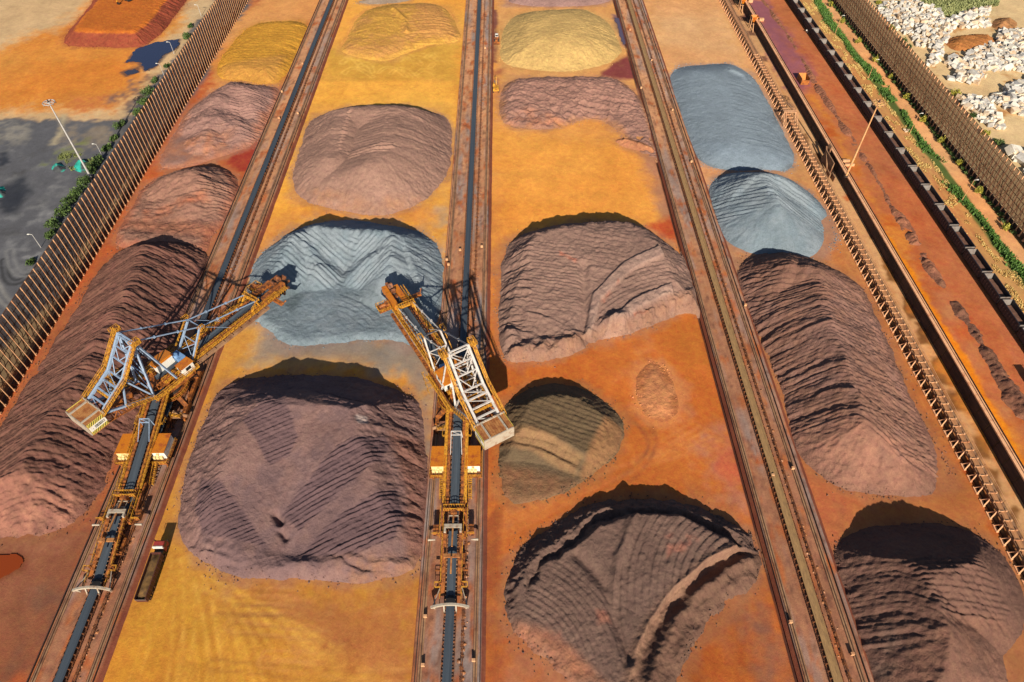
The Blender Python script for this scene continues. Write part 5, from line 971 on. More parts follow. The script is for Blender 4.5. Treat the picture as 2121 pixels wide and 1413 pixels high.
# ================================================================ PLANTS
def foliage(m,c,r,n,rs,size=.34):
    for _ in range(n):
        d=rs.normal(0,1,3); d/=np.linalg.norm(d); rr=rs.uniform(.45,1.0)**.5*(1+.25*math.sin(d[0]*5+c[0])+.2*math.sin(d[1]*7))
        p=np.array([c[0]+d[0]*r[0]*rr,c[1]+d[1]*r[1]*rr,c[2]+abs(d[2])*r[2]*rr]); a=rs.normal(0,1,3); a/=np.linalg.norm(a); b=np.cross(a,rs.normal(0,1,3)); b/=np.linalg.norm(b); s=size*rs.uniform(.5,1.3)
        m.add([p-a*s,p-b*s*.6,p+a*s,p+b*s*.6],[(0,1,2,3)])
def shrub(p,r,label,mat,group,n=420,size=.36,seed=0):
    rs=np.random.default_rng(seed); t=empty('shrub',p,label,'shrub',group); m=MB()
    for k in range(6):
        o=rs.uniform(-.6,.6,2); foliage(m,(o[0]*r[0],o[1]*r[1],.2+rs.uniform(0,.35)*r[2]),(r[0]*.6,r[1]*.6,r[2]*.75),n//6,rs,size)
    m.build('crown',mat,t); m=MB(); [m.beam((0,0,0),(rs.uniform(-.5,.5)*r[0],rs.uniform(-.5,.5)*r[1],r[2]*.8),.09) for _ in range(5)]; m.build('stem',M['dark'],t)
SB=[(385,75,1.9),(318,165,1.6),(306,190,2.6),(300,210,2.4),(286,232,1.8),(247,258,2.0),(234,285,1.6),(222,306,1.7),(203,338,2.6),(190,352,2.4),(176,378,2.6),(160,398,2.4),(146,415,2.3),(130,440,2.6),(110,462,2.6),(100,486,1.6),(64,540,1.3),(345,135,1.1),(395,52,1.2)]
for k,(x,y,r) in enumerate(SB):
    q=at(x,y,1.0); shrub((min(q[0],-150.5-r*.4),q[1],0),(r,r*1.5,r*1.1),'dense green shrub growing against the back of the left wind fence',M['leaf'],'shrubs behind the left wind fence',520,.4,k)
YB=[(1722,5),(1746,38),(1780,80),(1815,118),(1848,152),(1880,195),(1913,242),(1952,285),(1990,330),(2030,388),(2088,462)]
for k,(x,y) in enumerate(YB):
    q=at(x,y,TZ+2); shrub((q[0]-.6,q[1]-1.2,TZ),(1.2,1.2,2.6),'yellow leaved sapling at the foot of the right wind fence beside the road',M['leafy'],'yellow saplings along the right wind fence',300,.3,50+k)
for k,y in enumerate(np.arange(186,400,3.3)):
    r=RNG.uniform(.7,1.1); shrub((184.6-1.3+RNG.normal(0,.3),y,TZ),(r,r*1.3,1.0),'low green bush in the planted row at the foot of the right wind fence',M['leaf'],'low bushes along the right wind fence',130,.32,100+k)
for k,(x,y,r) in enumerate([(1843,62,1.8),(1868,88,2.2),(1880,100,1.6),(1975,196,2.6),(1990,218,1.6),(2010,243,1.6),(2040,280,1.6),(2066,300,2.0),(1830,20,1.5),(1820,8,1.6)]):
    q=at(x,y,TZ); shrub((max(q[0],187.6+r*.3),q[1],TZ),(r,r,r*1.0),'olive green scrub bush between the right wind fence and the granite blocks',M['leaf'] if k%3 else M['leafy'],'scrub bushes at the edge of the block yard',360,.36,200+k)
def scatter(name,label,cat,mat,fn,n,h,w,seed):
    rs=np.random.default_rng(seed); m=MB()
    for _ in range(n):
        r=fn(rs)
        if r is None: continue
        x,y,z=r; a=rs.uniform(0,6.28); s=rs.uniform(.5,1.3); dx,dy=math.cos(a)*w*s,math.sin(a)*w*s; lx,ly=rs.normal(0,.25,2)*h
        m.add([(x-dx,y-dy,z),(x+dx,y+dy,z),(x+dx*.3+lx,y+dy*.3+ly,z+h*s),(x-dx*.3+lx,y-dy*.3+ly,z+h*s)],[(0,1,2,3)])
    tag(m.build(name,mat),label,cat,kind='stuff')
def g1(rs):
    y=rs.uniform(80,420); c=175.2+1.0*math.sin(y*.05)+.6*math.sin(y*.17); x=c+rs.normal(0,1.0)*(.9+.35*math.sin(y*.09))
    return (x,y,TZ) if vn(np.array([x*.15]),np.array([y*.12]),3)[0]>.22 else None
scatter('grass_strip','strip of tall green grass between the railway and the brown road','grass',M['grass'],g1,18500,.9,.32,1)
def g2(rs):
    y=rs.uniform(90,420); x=rs.uniform(166.5,174); return (x,y,TZ) if vn(np.array([x*.5]),np.array([y*.25]),9)[0]>.57 else None
scatter('dry_grass','tufts of dry straw coloured grass on the bare bank beside the railway','grass',M['drygrass'],g2,26000,.35,.2,2)
GP=np.array([at(x,y,TZ)[:2] for x,y in [(1835,-10),(2000,-10),(2080,-10),(2060,14),(2000,40),(1965,38),(1930,12)]])
def g3(rs):
    x,y=rs.uniform(GP.min(0),GP.max(0)); d,_=sdpoly(np.array([x]),np.array([y]),GP); return (x,y,TZ) if d[0]+3*(vn(np.array([x*.2]),np.array([y*.2]),5)[0]-.5)>0 else None
scatter('scrub_grass','patch of grey green scrub grass above the granite block heaps','grass',leaf_mat('scrub leaves',A(176,176,112),A(120,130,74)),g3,9000,.8,.45,3)
LP=np.array([at(x,y,0)[:2] for x,y in [(100,335),(150,300),(178,292),(215,300),(190,352),(160,372),(130,330)]])
def g4(rs):
    x,y=rs.uniform(LP.min(0),LP.max(0)); d,_=sdpoly(np.array([x]),np.array([y]),LP); return (x,y,0) if d[0]>0 and vn(np.array([x*.3]),np.array([y*.3]),7)[0]>.55 else None
scatter('weed_patch','thin weeds on the black ground around the teal netted mounds','weeds',leaf_mat('weed leaves',A(150,156,84),A(96,104,52)),g4,3500,.5,.25,4)
# rubble heap beside the rails
q=at(1877,272,TZ); t=empty('rubble_heap',(q[0],q[1],TZ),'small heap of pale rubble on the bank beside an orange lamp post','rubble'); m=MB(); rs=random.Random(4)
for _ in range(14): m.box((rs.uniform(-1.3,1.3),rs.uniform(-1,1),rs.uniform(.1,.5)),(rs.uniform(.3,.8),rs.uniform(.3,.7),rs.uniform(.3,.6)),rs.uniform(0,3))
m.build('rubble_stone',M['rock1'],t)
# ================================================================ STACKER RECLAIMERS
def reclaimer(px_,py_,slew,label,board_side,steel):
    t=empty('bucket_wheel_reclaimer',(px_,py_,BZ),label,'reclaimer','bucket wheel reclaimers')
    sa,ca=math.sin(slew),math.cos(slew)
    def P(u,v,z): return np.array([u*sa+v*ca,u*ca-v*sa,z])
    def ubox(m,u0,u1,v0,v1,z0,z1): return m.beam(P(u0,(v0+v1)/2,(z0+z1)/2),P(u1,(v0+v1)/2,(z0+z1)/2),abs(v1-v0),z1-z0)
    def lattice(m,a,b,h0,h1,n,w,v):   # planar side truss along u at v, bottom at z a..b
        for i in range(n):
            u0=a[0]+(b[0]-a[0])*i/n; u1=a[0]+(b[0]-a[0])*(i+1)/n; z0=a[1]+(b[1]-a[1])*i/n; z1=a[1]+(b[1]-a[1])*(i+1)/n; g0=h0+(h1-h0)*i/n; g1=h0+(h1-h0)*(i+1)/n
            m.beam(P(u0,v,z0),P(u0,v,z0+g0),w*.7); m.beam(P(u0,v,z0 if i%2 else z0+g0),P(u1,v,z1+g1 if i%2 else z1),w*.6)
        m.beam(P(a[0],v,a[1]),P(b[0],v,b[1]),w); m.beam(P(a[0],v,a[1]+h0),P(b[0],v,b[1]+h1),w); m.beam(P(b[0],v,b[1]),P(b[0],v,b[1]+h1),w*.7)
    # ---- travelling portal
    m=MB()
    for sx in (-1,1):
        m.b2(sx*6.1-.5,sx*6.1+.5,-7.5,7.5,1.7,2.7)
        for sy in (-1,1): m.beam((sx*6.1,sy*5.2,2.5),(sx*3.0,sy*2.8,4.8),1.0,1.1)
    m.b2(-4.6,4.6,-3.6,-2.6,3.9,4.9); m.b2(-4.6,4.6,2.6,3.6,3.9,4.9); m.ring((0,0),3.0,4.6,4.5,5.3,36); m.build('portal',M['orange'],t)
    for sx in (-1,1):
        for sy in (-1,1):
            for k in (0,1):
                y=sy*(4.6+k*3.2); m=MB(); m.b2(sx*6.1-.4,sx*6.1+.4,y-1.35,y+1.35,.5,1.5); m.b2(sx*6.1-.25,sx*6.1+.25,y-.4,y+.4,1.5,1.9); b=m.build('bogie',M['orange'],t)
                for dy in (-.7,.7): MB().tube((sx*6.1-.2,y+dy,.78),(sx*6.1+.2,y+dy,.78),.42,.42,14).build('wheel',M['dark'],b)
    m=MB(); n=40; pts=[(6.0*math.cos(2*math.pi*i/n),6.0*math.sin(2*math.pi*i/n),5.0) for i in range(n+1)]; m.ring((0,0),4.62,6.1,4.85,5.0,n); w=m.build('ring_walkway',M['orange'],t); MB().rail(pts,1.1,.1,.9).build('handrail',M['yellow'],w)
    MB().ring((0,0),3.2,4.4,5.31,6.3,36).build('slew_bearing',M['dark'],t)
    for sx in (-1,1):
        m=MB(); m.tube((sx*3,-7.2,2.6),(sx*7.3,-8.4,2.0),.5,.5,10); m.b2(sx*4.8-1.2,sx*4.8+1.2,-9.6,-8.4,2.6,2.8); m.build('travel_drive',M['concrete'],t)
        m=MB().rail([(sx*3.4,-9.6,2.8),(sx*6.0,-9.6,2.8),(sx*6.0,-8.4,2.8)],1.1,.1); m.beam((sx*3.2,-9.2,4.6),(sx*5.6,-9.0,2.8),.9,.12); m.build('drive_platform',M['yellow'],t)
    # ---- slewing deck
    m=MB(); ubox(m,-6,7.5,-4.2,4.2,6.35,7.2); ubox(m,-4,4,-1.6,1.6,7.2,9.6); ubox(m,-5.5,6.5,-4.6,-4.25,6.9,9.3); ubox(m,-5.5,6.5,4.25,4.6,6.9,9.3); m.build('slewing_deck',M['orange'],t)
    m=MB(); m.rail([P(-6,-5.2,9.3),P(8.5,-5.2,9.3)],1.1,.1,1.5).rail([P(-6,5.2,9.3),P(8.5,5.2,9.3)],1.1,.1,1.5); ubox(m,-6,8.5,-5.9,-4.62,9.15,9.3); ubox(m,-6,8.5,4.62,5.9,9.15,9.3); m.rail([P(-6,-5.9,9.3),P(8.5,-5.9,9.3)],1.1,.1,1.5).rail([P(-6,5.9,9.3),P(8.5,5.9,9.3)],1.1,.1,1.5)
    for k in range(4): m.rail([P(3+k*1.7,-7.6+.3*k,8.2+.4*k),P(4.4+k*1.7,-7.6+.3*k,8.2+.4*k),P(4.4+k*1.7,-6.1,8.2+.4*k)],1.1,.1,.8)
    m.build('deck_walkway',M['yellow'],t)
    # machinery house, operator cabin
    h=MB(); ubox(h,.2,5.6,-3.9,-.6,10.3,13.2); h=h.build('machinery_house',M['white'],t); m=MB(); m.add([P(-.1,-4.1,13.25),P(5.9,-4.1,13.25),P(5.9,-.4,13.9),P(-.1,-.4,13.9),P(-.1,-4.1,13.1),P(5.9,-4.1,13.1),P(5.9,-.4,13.1),P(-.1,-.4,13.1)],[(0,1,2,3),(7,6,5,4),(0,4,5,1),(1,5,6,2),(2,6,7,3),(3,7,4,0)]); m.build('roof',M['roof'],h)
    m=MB(); ubox(m,.14,.198,-3.2,-2.4,10.4,12.2); ubox(m,1.5,2.4,-3.96,-3.903,11.6,12.5); ubox(m,3.4,4.3,-3.96,-3.903,11.6,12.5); m.build('door',M['glass'],h)
    c=MB(); ubox(c,4.0,7.6,2.6,5.2,9.4,12.0); c=c.build('operator_cabin',M['white'],t); m=MB(); ubox(m,3.8,7.9,2.4,5.4,12.02,12.25); m.build('roof',M['roof'],c); m=MB(); ubox(m,3.93,3.998,3.2,4.4,10.4,11.5); ubox(m,5,6.6,5.203,5.26,10.4,11.5); m.build('window',M['glass'],c)
    m=MB(); ubox(m,5.7,7.9,-1.8,1.9,10.6,12.4); m.tube(P(6.2,0,12.4),P(6.2,0,13.2),.9,.7,12); m.build('transfer_chute',M['blue'],t)
    # ---- mast: two portal frames, a sloping ladder frame to the counterweight
    top=[P(-2.2,s*2.9,28.6) for s in (-1,1)]; node=[P(-9.5,s*3.0,20.4) for s in (-1,1)]; back=[P(-18.6,s*3.1,15.6) for s in (-1,1)]; foot=[P(-5.4,s*3.6,9.2) for s in (-1,1)]; foot2=[P(2.2,s*4.1,9.2) for s in (-1,1)]
    m=MB()
    for k in (0,1):
        m.beam(top[k],node[k],.62,.7); m.beam(node[k],back[k],.62,.7); m.beam(top[k],foot[k],.5,.55); m.beam(top[k],foot2[k],.42,.46); m.beam(node[k],foot[k],.4); m.beam(foot[k],P(-12.5,(2*k-1)*3.2,12.4),.4); m.beam(node[k],P(-12.5,(2*k-1)*3.2,12.4),.36); m.beam(P(-12.5,(2*k-1)*3.2,12.4),back[k],.45,.6)
    m.build('mast_leg',steel,t)
    m=MB(); L=lambda a,b,f:a+(b-a)*f
    for f in (0,.07,.33,.62,1): m.beam(L(top[0],node[0],f),L(top[1],node[1],f),.36)
    for f0,f1 in ((.07,.33),(.33,.62),(.62,1)):
        mid=(L(top[0],node[0],f1)+L(top[1],node[1],f1))/2; [m.beam(L(top[k],node[k],f0),mid,.2) for k in (0,1)]
    for f in (.25,.5,.75,.97): m.beam(L(node[0],back[0],f),L(node[1],back[1],f),.42)
    for f0,f1 in ((0,.25),(.25,.5),(.75,.97)):
        m.beam(L(node[0],back[0],f0),L(node[1],back[1],f1),.18)
    for f in (.3,.6,.9): m.beam(L(top[0],foot[0],f),L(top[1],foot[1],f),.28); 
    for f0,f1 in ((0,.3),(.3,.6),(.6,.9)): m.beam(L(top[0],foot[0],f0),L(top[1],foot[1],f1),.2)
    m.build('mast_bracing',steel,t)
    m=MB()
    for k,s in ((0,-1),(1,1)):
        o=P(0,s*.95,0); o2=P(0,s*1.7,0)
        for (a,b) in ((top[k],node[k]),(node[k],back[k])): m.rail([a+o,b+o],1.1,.1,1.2).rail([a+o2,b+o2],1.1,.1,1.2); m.beam(a+(o+o2)/2,b+(o+o2)/2,.7,.08)
        m.rail([top[k]+P(-1.2,s*.4,0),top[k]+P(1.2,s*.4,0),top[k]+P(1.2,s*2.2,0),top[k]+P(-1.2,s*2.2,0)],1.1,.11,.7); m.beam(top[k]+P(-1.2,s*1.3,0),top[k]+P(1.2,s*1.3,0),1.8,.1)
        m.rail([foot[k]+P(0,s*.8,0),P(-12.5,s*4.0,12.6)],1.1,.1,1.2); m.beam(foot[k]+P(0,s*1.2,0),P(-12.5,s*4.4,12.5),.8,.08); m.rail([foot[k]+P(0,s*1.6,0),P(-12.5,s*4.8,12.6)],1.1,.1,1.2)
        a=node[k]+P(0,0,-2); m.rail([a+P(-2,-s*.6,0),a+P(2,-s*.6,0)],1.1,.1,1)
    for (u,z) in ((-11.5,18.0),(-14.6,16.6)): m.rail([P(u,-2.8,z),P(u,2.8,z)],1.1,.1,1); m.beam(P(u+.4,-2.8,z),P(u+.4,2.8,z),.8,.08); m.rail([P(u+.8,-2.8,z),P(u+.8,2.8,z)],1.1,.1,1)
    m.build('mast_walkway',M['yellow'],t)
    # ---- counterweight boom and box
    m=MB()
    for v in (-2.9,2.9): lattice(m,(-18.5,11.4),(-5,8.4),2.6,1.6,7,.34,v)
    for k in range(6): m.beam(P(-7-k*2.2,-2.9,8.9+k*.55),P(-7-k*2.2,2.9,8.9+k*.55),.3)
    ubox(m,-14.5,-12,-1.2,1.2,11.8,13.4); ubox(m,-10.5,-8.8,-1.5,.6,10.6,12); m.build('counterweight_arm',M['orange'],t)
    m=MB(); ubox(m,-18.3,-15.6,-1.5,1.6,12.2,12.4); m.tube(P(-16,-1,13.2),P(-16,1.4,13.2),.8,.8,14); m.build('winch',M['concrete'],t)
    U0,U1,V=-23.0,-18.2,4.3; ztop=16.4
    m=MB(); ubox(m,U0,U1,-V,V,12.2,ztop)
    cw=m.build('counterweight',M['cw'],t); m=MB()
    for k in range(13):
        v=-V+.35+k*(2*V-.7)/12; ubox(m,U0+.05,U1-.05,v-.265,v+.265,ztop+.003,ztop+.09)
    m.build('slab_cover',M['cw'],cw)
    m=MB(); ubox(m,U1+.003,U1+.35,-V-.25,V+.25,ztop-.5,ztop+.45); ubox(m,U0-.3,U0-.003,-V-.05,V+.05,12.6,ztop+.12)
    for v in (-2.5,2.5): ubox(m,U0,U1,v-.22,v+.22,ztop+.095,ztop+.4)
    for v in (-3.4,3.4,-1.2,1.2): m.beam(P(U1+.1,v,ztop+.4),P(U1+.1,v,ztop+.9),.18)
    m.build('cap_beam',M['cwbeam'],cw)
    for s in (-1,1):
        vv=s*(V+.03); e=s*.04; hb=MB(); hb.add([P(U0+.1,vv,12.6),P(U1-.1,vv,12.6),P(U1-.1,vv,ztop+.2),P(U0+.1,vv,ztop+.2),P(U0+.1,vv+e,12.6),P(U1-.1,vv+e,12.6),P(U1-.1,vv+e,ztop+.2),P(U0+.1,vv+e,ztop+.2)],[(0,1,2,3),(7,6,5,4),(0,4,5,1),(1,5,6,2),(2,6,7,3),(3,7,4,0)]); hb=hb.build('hazard_board',M['hazard'],cw)
        m=MB(); m2=MB(); f=vv+e+s*.012; n=9; l=U1-U0-.2
        for k in range(n+3):
            a=U0+.1+l*(k-1.5)/n; w=l/n*.5
            for (za,zb) in ((12.65,13.6),(15.4,ztop+.15)):
                q=[(a+(z-12.6)*.0+sh,z) for sh,z in ((0,za),(w,za),(w+.55,zb),(.55,zb))]; q=[(min(max(x,U0+.12),U1-.12),z) for x,z in q]
                if q[1][0]-q[0][0]>.05 or q[2][0]-q[3][0]>.05: m.add([P(x,f,z) for x,z in q],[(0,1,2,3)])
        m.build('hazard_stripe',M['black'],hb)
        m2.add([P(U0+.12,f,13.65),P(U1-.12,f,13.65),P(U1-.12,f,15.35),P(U0+.12,f,15.35)],[(0,1,2,3)]); pn=m2.build('name_panel',M['white'],hb)
        g=f+s*.012
        for k,(uu,ss) in enumerate(((.9,.12),(1.9,.3),(2.6,.3),(3.3,.3),(4.0,.22))):
            m=MB(); u=U0+uu; ring=((-ss,-ss*1.3,ss,-ss*1.3),(-ss,ss*1.3,ss,ss*1.3),(-ss,-ss*1.3,-ss,ss*1.3),(ss,-ss*1.3,ss,ss*1.3))
            for (a,b,c_,d_) in (ring if k else ring[:1]): m.beam(P(u+a,g,14.5+b),P(u+c_,g,14.5+d_),.03,.14)
            if k in (1,2,3): m.beam(P(u-ss,g,14.5),P(u+ss,g,14.5),.03,.14); m.beam(P(u,g,14.1),P(u,g,14.9),.03,.12)
            m.build('lettering',M['black'],pn)
    # ---- boom
    zb0,zb1=8.6,8.2; BE=42.5
    m=MB()
    for v in (-2.35,2.35): lattice(m,(-3,zb0),(BE,zb1),1.9,1.5,22,.32,v)
    for k in range(24): u=-2+k*1.9; m.beam(P(u,-2.35,zb0-.1),P(u,2.35,zb0-.1),.24)
    for v in (-1.45,1.45): m.beam(P(-3,v,zb0+1.0),P(BE,v,zb1+1.0),.34,.5)
    m.build('boom_truss',M['orange'],t)
    m=MB()
    for s in (-1,1):
        m.beam(P(-1,s*3.05,zb0+1.25),P(BE-1,s*3.05,zb1+1.25),1.0,.1); m.rail([P(-1,s*3.6,zb0+1.3),P(BE-1,s*3.6,zb1+1.3)],1.1,.11,1.6).rail([P(-1,s*2.5,zb0+1.9),P(BE-1,s*2.5,zb1+1.6)],.9,.11,1.6)
    m.build('boom_walkway',M['yellow'],t)
    sg=MB(); vv=4.15 if board_side>0 else -4.15; sg.beam(P(3,vv,zb0+.6),P(BE-6,vv,zb1+.6),.95,.8)
    for k in range(10): sg.beam(P(6+k*3.2,vv-.6,zb0+1.05),P(6+k*3.2,vv+.7,zb0+1.05),.14,.1)
    sg.build('service_duct',M['concrete'] if board_side>0 else M['orange'],t)
    xs=[-.95,-.55,-.4,.4,.55,.95]; zz=[.35,.1,0,0,.1,.35]; m=MB(); n=6
    m.add([P(-1.5,x,zb0+1.45+h) for x,h in zip(xs,zz)]+[P(BE+.5,x,zb1+1.45+h) for x,h in zip(xs,zz)],[(k,k+1,n+k+1,n+k) for k in range(5)]); bt=m.build('boom_belt',M['belt'],t)
    m=MB(); [m.beam(P(k*1.25,-1.35,zb0+1.75-k*.012),P(k*1.25,-1.0,zb0+1.75-k*.012),.22).beam(P(k*1.25,1.0,zb0+1.75-k*.012),P(k*1.25,1.35,zb0+1.75-k*.012),.22) for k in range(34)]; tag(m.build('idler_row',M['dark'],bt),kind='stuff')
    # tie rod gantry near the head
    m=MB()
    for s in (-1,1): m.beam(P(35,s*2.5,zb1+1.5),P(34.2,s*2.5,zb1+4.2),.5); m.beam(P(31.5,s*2.5,zb1+1.5),P(34.2,s*2.5,zb1+4.2),.4); m.rail([P(31.5,s*3.0,zb1+2.6),P(35,s*3.0,zb1+4.2)],1,.12,.8)
    m.beam(P(34.2,-2.7,zb1+4.2),P(34.2,2.7,zb1+4.2),.8,.4); m.rail([P(33.7,-2.7,zb1+4.4),P(33.7,2.7,zb1+4.4)],1,.12,.7).rail([P(34.7,-2.7,zb1+4.4),P(34.7,2.7,zb1+4.4)],1,.12,.7); m.build('head_gantry',M['yellow'],t)
    # mid strut
    st=[P(15.2,s*2.55,18.2) for s in (-1,1)]; sb=[P(8.2,s*3.2,9.6) for s in (-1,1)]; m=MB()
    for k in (0,1): m.beam(sb[k],st[k],.45,.5)
    m.beam(L(sb[0],st[0],.55),L(sb[1],st[1],.55),.25); m.beam(L(sb[0],st[0],.1),L(sb[1],st[1],.55),.16); m.beam(L(sb[1],st[1],.1),L(sb[0],st[0],.55),.16); m.beam(st[0],st[1],.3); m.build('boom_strut',steel,t)
    m=MB(); [m.rail([sb[k]+P(.3,s*1.0,.5),st[k]+P(-.5,s*1.0,-1)],1,.11,1) for k,s in ((0,-1),(1,1))]; [m.rail([st[k]+P(-1,s*.3,-.2),st[k]+P(.8,s*.3,-.2),st[k]+P(.8,s*1.6,-.2),st[k]+P(-1,s*1.6,-.2)],1,.11,.6) for k,s in ((0,-1),(1,1))]; m.build('strut_walkway',M['yellow'],t)
    for k,s in ((0,-1),(1,1)):
        m=MB(); a=P(34.2,s*2.5,zb1+4.4); m.tube(top[k],st[k],.2,.2,8); m.tube(st[k],a,.2,.2,8)
        for f in (.3,.65): c_=L(top[k],st[k],f); m.box(c_,(.6,.6,.5),-slew); c_=L(st[k],a,f); m.box(c_,(.6,.6,.5),-slew)
        m.build('tie_rod',steel,t); MB().tube(st[k],P(24,s*2.4,zb1+1.6),.09,.09,6).build('guy_rod',steel,t)
    # ---- bucket wheel head
    m=MB(); ubox(m,BE-6,BE+1.2,-2.9,-1.3,zb1+.8,zb1+2.9); ubox(m,BE-5.5,BE+3.4,.6,2.2,zb1+.2,zb1+2.6); ubox(m,BE+.6,BE+4.6,-2.6,-1.2,zb1+.6,zb1+2.7); ubox(m,BE+4.0,BE+5.6,-2.5,-1.3,zb1-.4,zb1+1.8); m.build('wheel_chute',M['roof'] if board_side<0 else M['orange'],t)
    wc=P(BE+2.6,-.35,zb1+.2); ax=P(0,1,0); R=3.7; m=MB()
    m.tube(wc-ax*.5,wc+ax*.5,2.7,2.7,28); m.tube(wc-ax*1.6,wc+ax*1.7,.5,.5,12); bw=m.build('bucket_wheel',M['dark'],t)
    for k in range(9):
        a=2*math.pi*k/9; d=P(math.cos(a),0,math.sin(a)); tq=P(-math.sin(a),0,math.cos(a)); c_=wc+d*R*.86; q=[]
        for (dd,tt) in ((-.55,-.7),(.75,-.35),(.75,.2),(-.55,.8)):
            for s in (-.75,.75): q.append(c_+d*dd+tq*tt+ax*s)
        MB().add(q,[(0,2,3,1),(2,4,5,3),(4,6,7,5),(0,6,4,2),(1,3,5,7)]).build('bucket',M['idler'],bw)
    m=MB(); ubox(m,BE-4,BE-.5,-7.2,-3.1,zb1+.5,zb1+.75); ubox(m,BE-3.2,BE-1.4,-4.6,-3.1,zb1+.78,zb1+2.4); m.tube(P(BE-2.2,-6.6,zb1+1.5),P(BE-2.2,-4.6,zb1+1.5),.75,.75,12); ubox(m,BE-3.6,BE-2.9,-6.8,-5,zb1+.78,zb1+1.9); [m.beam(P(BE-4+k*.9,-7,zb1+.76),P(BE-4+k*.9,-3.2,zb1+.76),.12) for k in range(5)]; m.build('wheel_drive',M['orange'],t)
    m=MB(); m.rail([P(BE-.5,-3.2,zb1+.8),P(BE-.5,-7.2,zb1+.8),P(BE-4,-7.2,zb1+.8),P(BE-4,-3.5,zb1+.8)],1.1,.12,.8); m.rail([P(BE-5,2.9,zb1+1.4),P(BE+2.6,2.9,zb1+1.2)],1.1,.12,.8).rail([P(BE-5,3.8,zb1+1.4),P(BE+2.6,3.8,zb1+1.2)],1.1,.12,.8); m.build('head_handrail',M['yellow'],t)
    m=MB(); ubox(m,BE-3.5,BE-2.3,2.3,7.2,zb1+.6,zb1+1.5); m.beam(P(BE-2.9,7.0,zb1+1),P(BE-1.8,8.0,zb1+2.2),.3); ubox(m,BE-6,BE-4.5,2.4,3.6,zb1+1,zb1+2.1); m.build('side_chute',M['orange'],t)
    # ---- feed conveyor behind the pivot (lane frame)
    def sl(y): return 3.0+(y+33)*(8.0-3.0)/31.0
    m=MB(); n=6
    m.add([(x,-33,sl(-33)+h) for x,h in zip([a*1.15 for a in xs],zz)]+[(x,-.5,sl(-.5)+h) for x,h in zip([a*1.15 for a in xs],zz)],[(k,k+1,n+k+1,n+k) for k in range(5)]); fb=m.build('feed_belt',M['belt'],t)
    m=MB()
    for k in range(26):
        y=-32+k*1.2; [m.beam((s*1.15,y,sl(y)+.36),(s*1.5,y,sl(y)+.36),.22) for s in (-1,1)]
    tag(m.build('idler_row',M['dark'],fb),kind='stuff')
    m=MB()
    for s in (-1,1):
        m.beam((s*1.9,-34,sl(-34)-.3),(s*1.9,-1,sl(-1)-.3),.8,1.1)
        for y in (-32,-25,-17,-10): m.beam((s*1.9,y,sl(y)-.8),(s*2.6,y+.6,0.6),.4)
        m.beam((s*2.6,-34,1.6),(s*2.6,-8,1.8),.5,.6)
    m.build('feed_frame',M['orange'],t)
    m=MB()
    for s in (-1,1):
        m.beam((s*2.75,-32,sl(-32)+.1),(s*2.75,-3,sl(-3)+.1),.75,.1); m.rail([(s*2.4,-32,sl(-32)+.15),(s*2.4,-3,sl(-3)+.15)],1.1,.1,1.2).rail([(s*3.1,-32,sl(-32)+.15),(s*3.1,-3,sl(-3)+.15)],1.1,.1,1.2)
        m.rail([(s*3.1,-14,sl(-14)),(s*3.9,-14,sl(-14)-.4),(s*3.9,-12,sl(-14)-.4)],1.1,.12,.7)
    m.build('feed_walkway',M['yellow'],t)
    m=MB(); y=-14.2
    for s in (-1,1): m.beam((s*1.6,y,sl(y)-.2),(s*1.3,y,sl(y)+3.2),.2); m.beam((s*1.3,y,sl(y)+3.2),(s*1.5,y-5,sl(y-5)+.3),.13)
    for f in (0,1.4): m.beam((-1.3,y-f*.6,sl(y)+3.2-f*.4),(1.3,y-f*.6,sl(y)+3.2-f*.4),.2)
    m.beam((-1.3,y,sl(y)+3.2),(1.3,y-.84,sl(y)+2.6),.12); m.build('belt_gantry',steel,t)
    # electrical houses on the trailing car
    for s in (-1,1):
        x0,x1=(-6.5,-2.9) if s<0 else (2.7,6.3)
        h=MB().b2(x0,x1,-22.4,-16.6,2.2,5.2).build('electrical_house',M['wyellow'] if s<0 else M['white'],t); MB().b2(x0-.15,x1+.15,-22.6,-16.4,5.203,5.4).build('roof',M['roof'],h)
        m=MB(); [m.box((x0+.5+k*.95,-22.75,3.1),(.75,.55,1.1)) for k in range(3)]; m.box(((x0+x1)/2,-22.7,4.5),(.7,.5,.5)); m.build('air_conditioner',M['wyellow'],h)
        m=MB(); m.b2(x0-.6,x1+.6,-24.2,-16.2,1.95,2.2); [m.beam((x,y,0.3),(x,y,2),.35) for x in (x0+.3,x1-.3) for y in (-23.6,-17)]; m.build('house_platform',M['orange'],t)
        xo=x0-.5 if s<0 else x1+.5; xi=x1 if s<0 else x0; m=MB(); m.rail([(xo,-16.4,2.2),(xo,-24.1,2.2),(xi,-24.1,2.2)],1.1,.11,1.0); m.rail([(s*3.3,-24.2,2.2),(s*3.3,-29.5,.3)],1,.1,1).rail([(s*4.2,-24.2,2.2),(s*4.2,-29.5,.3)],1,.1,1); [m.beam((s*3.3,-24.4-k*.52,2.1-k*.19),(s*4.2,-24.4-k*.52,2.1-k*.19),.3,.07) for k in range(10)]; m.build('house_handrail',M['yellow'],t)
    # drop station
    m=MB()
    for s in (-1,1):
        m.beam((s*3.0,-40,1.2),(s*3.0,-33,2.2),.5,.8); [m.beam((s*3.0,y,0.4),(s*2.4,y,4.0),.3) for y in (-34.5,-37,-40.5)]; m.box((s*4.4,-39.0,2.2),(1.3,2.4,1.4)); m.box((s*2.7,-40.4,2.2),(.9,1.6,1.3))
    m.b2(-2.4,2.4,-34.4,-33.6,3.4,3.8); m.b2(-.8,.8,-35.6,-34.6,2.4,4.6); m.build('drop_station',M['orange'],t)
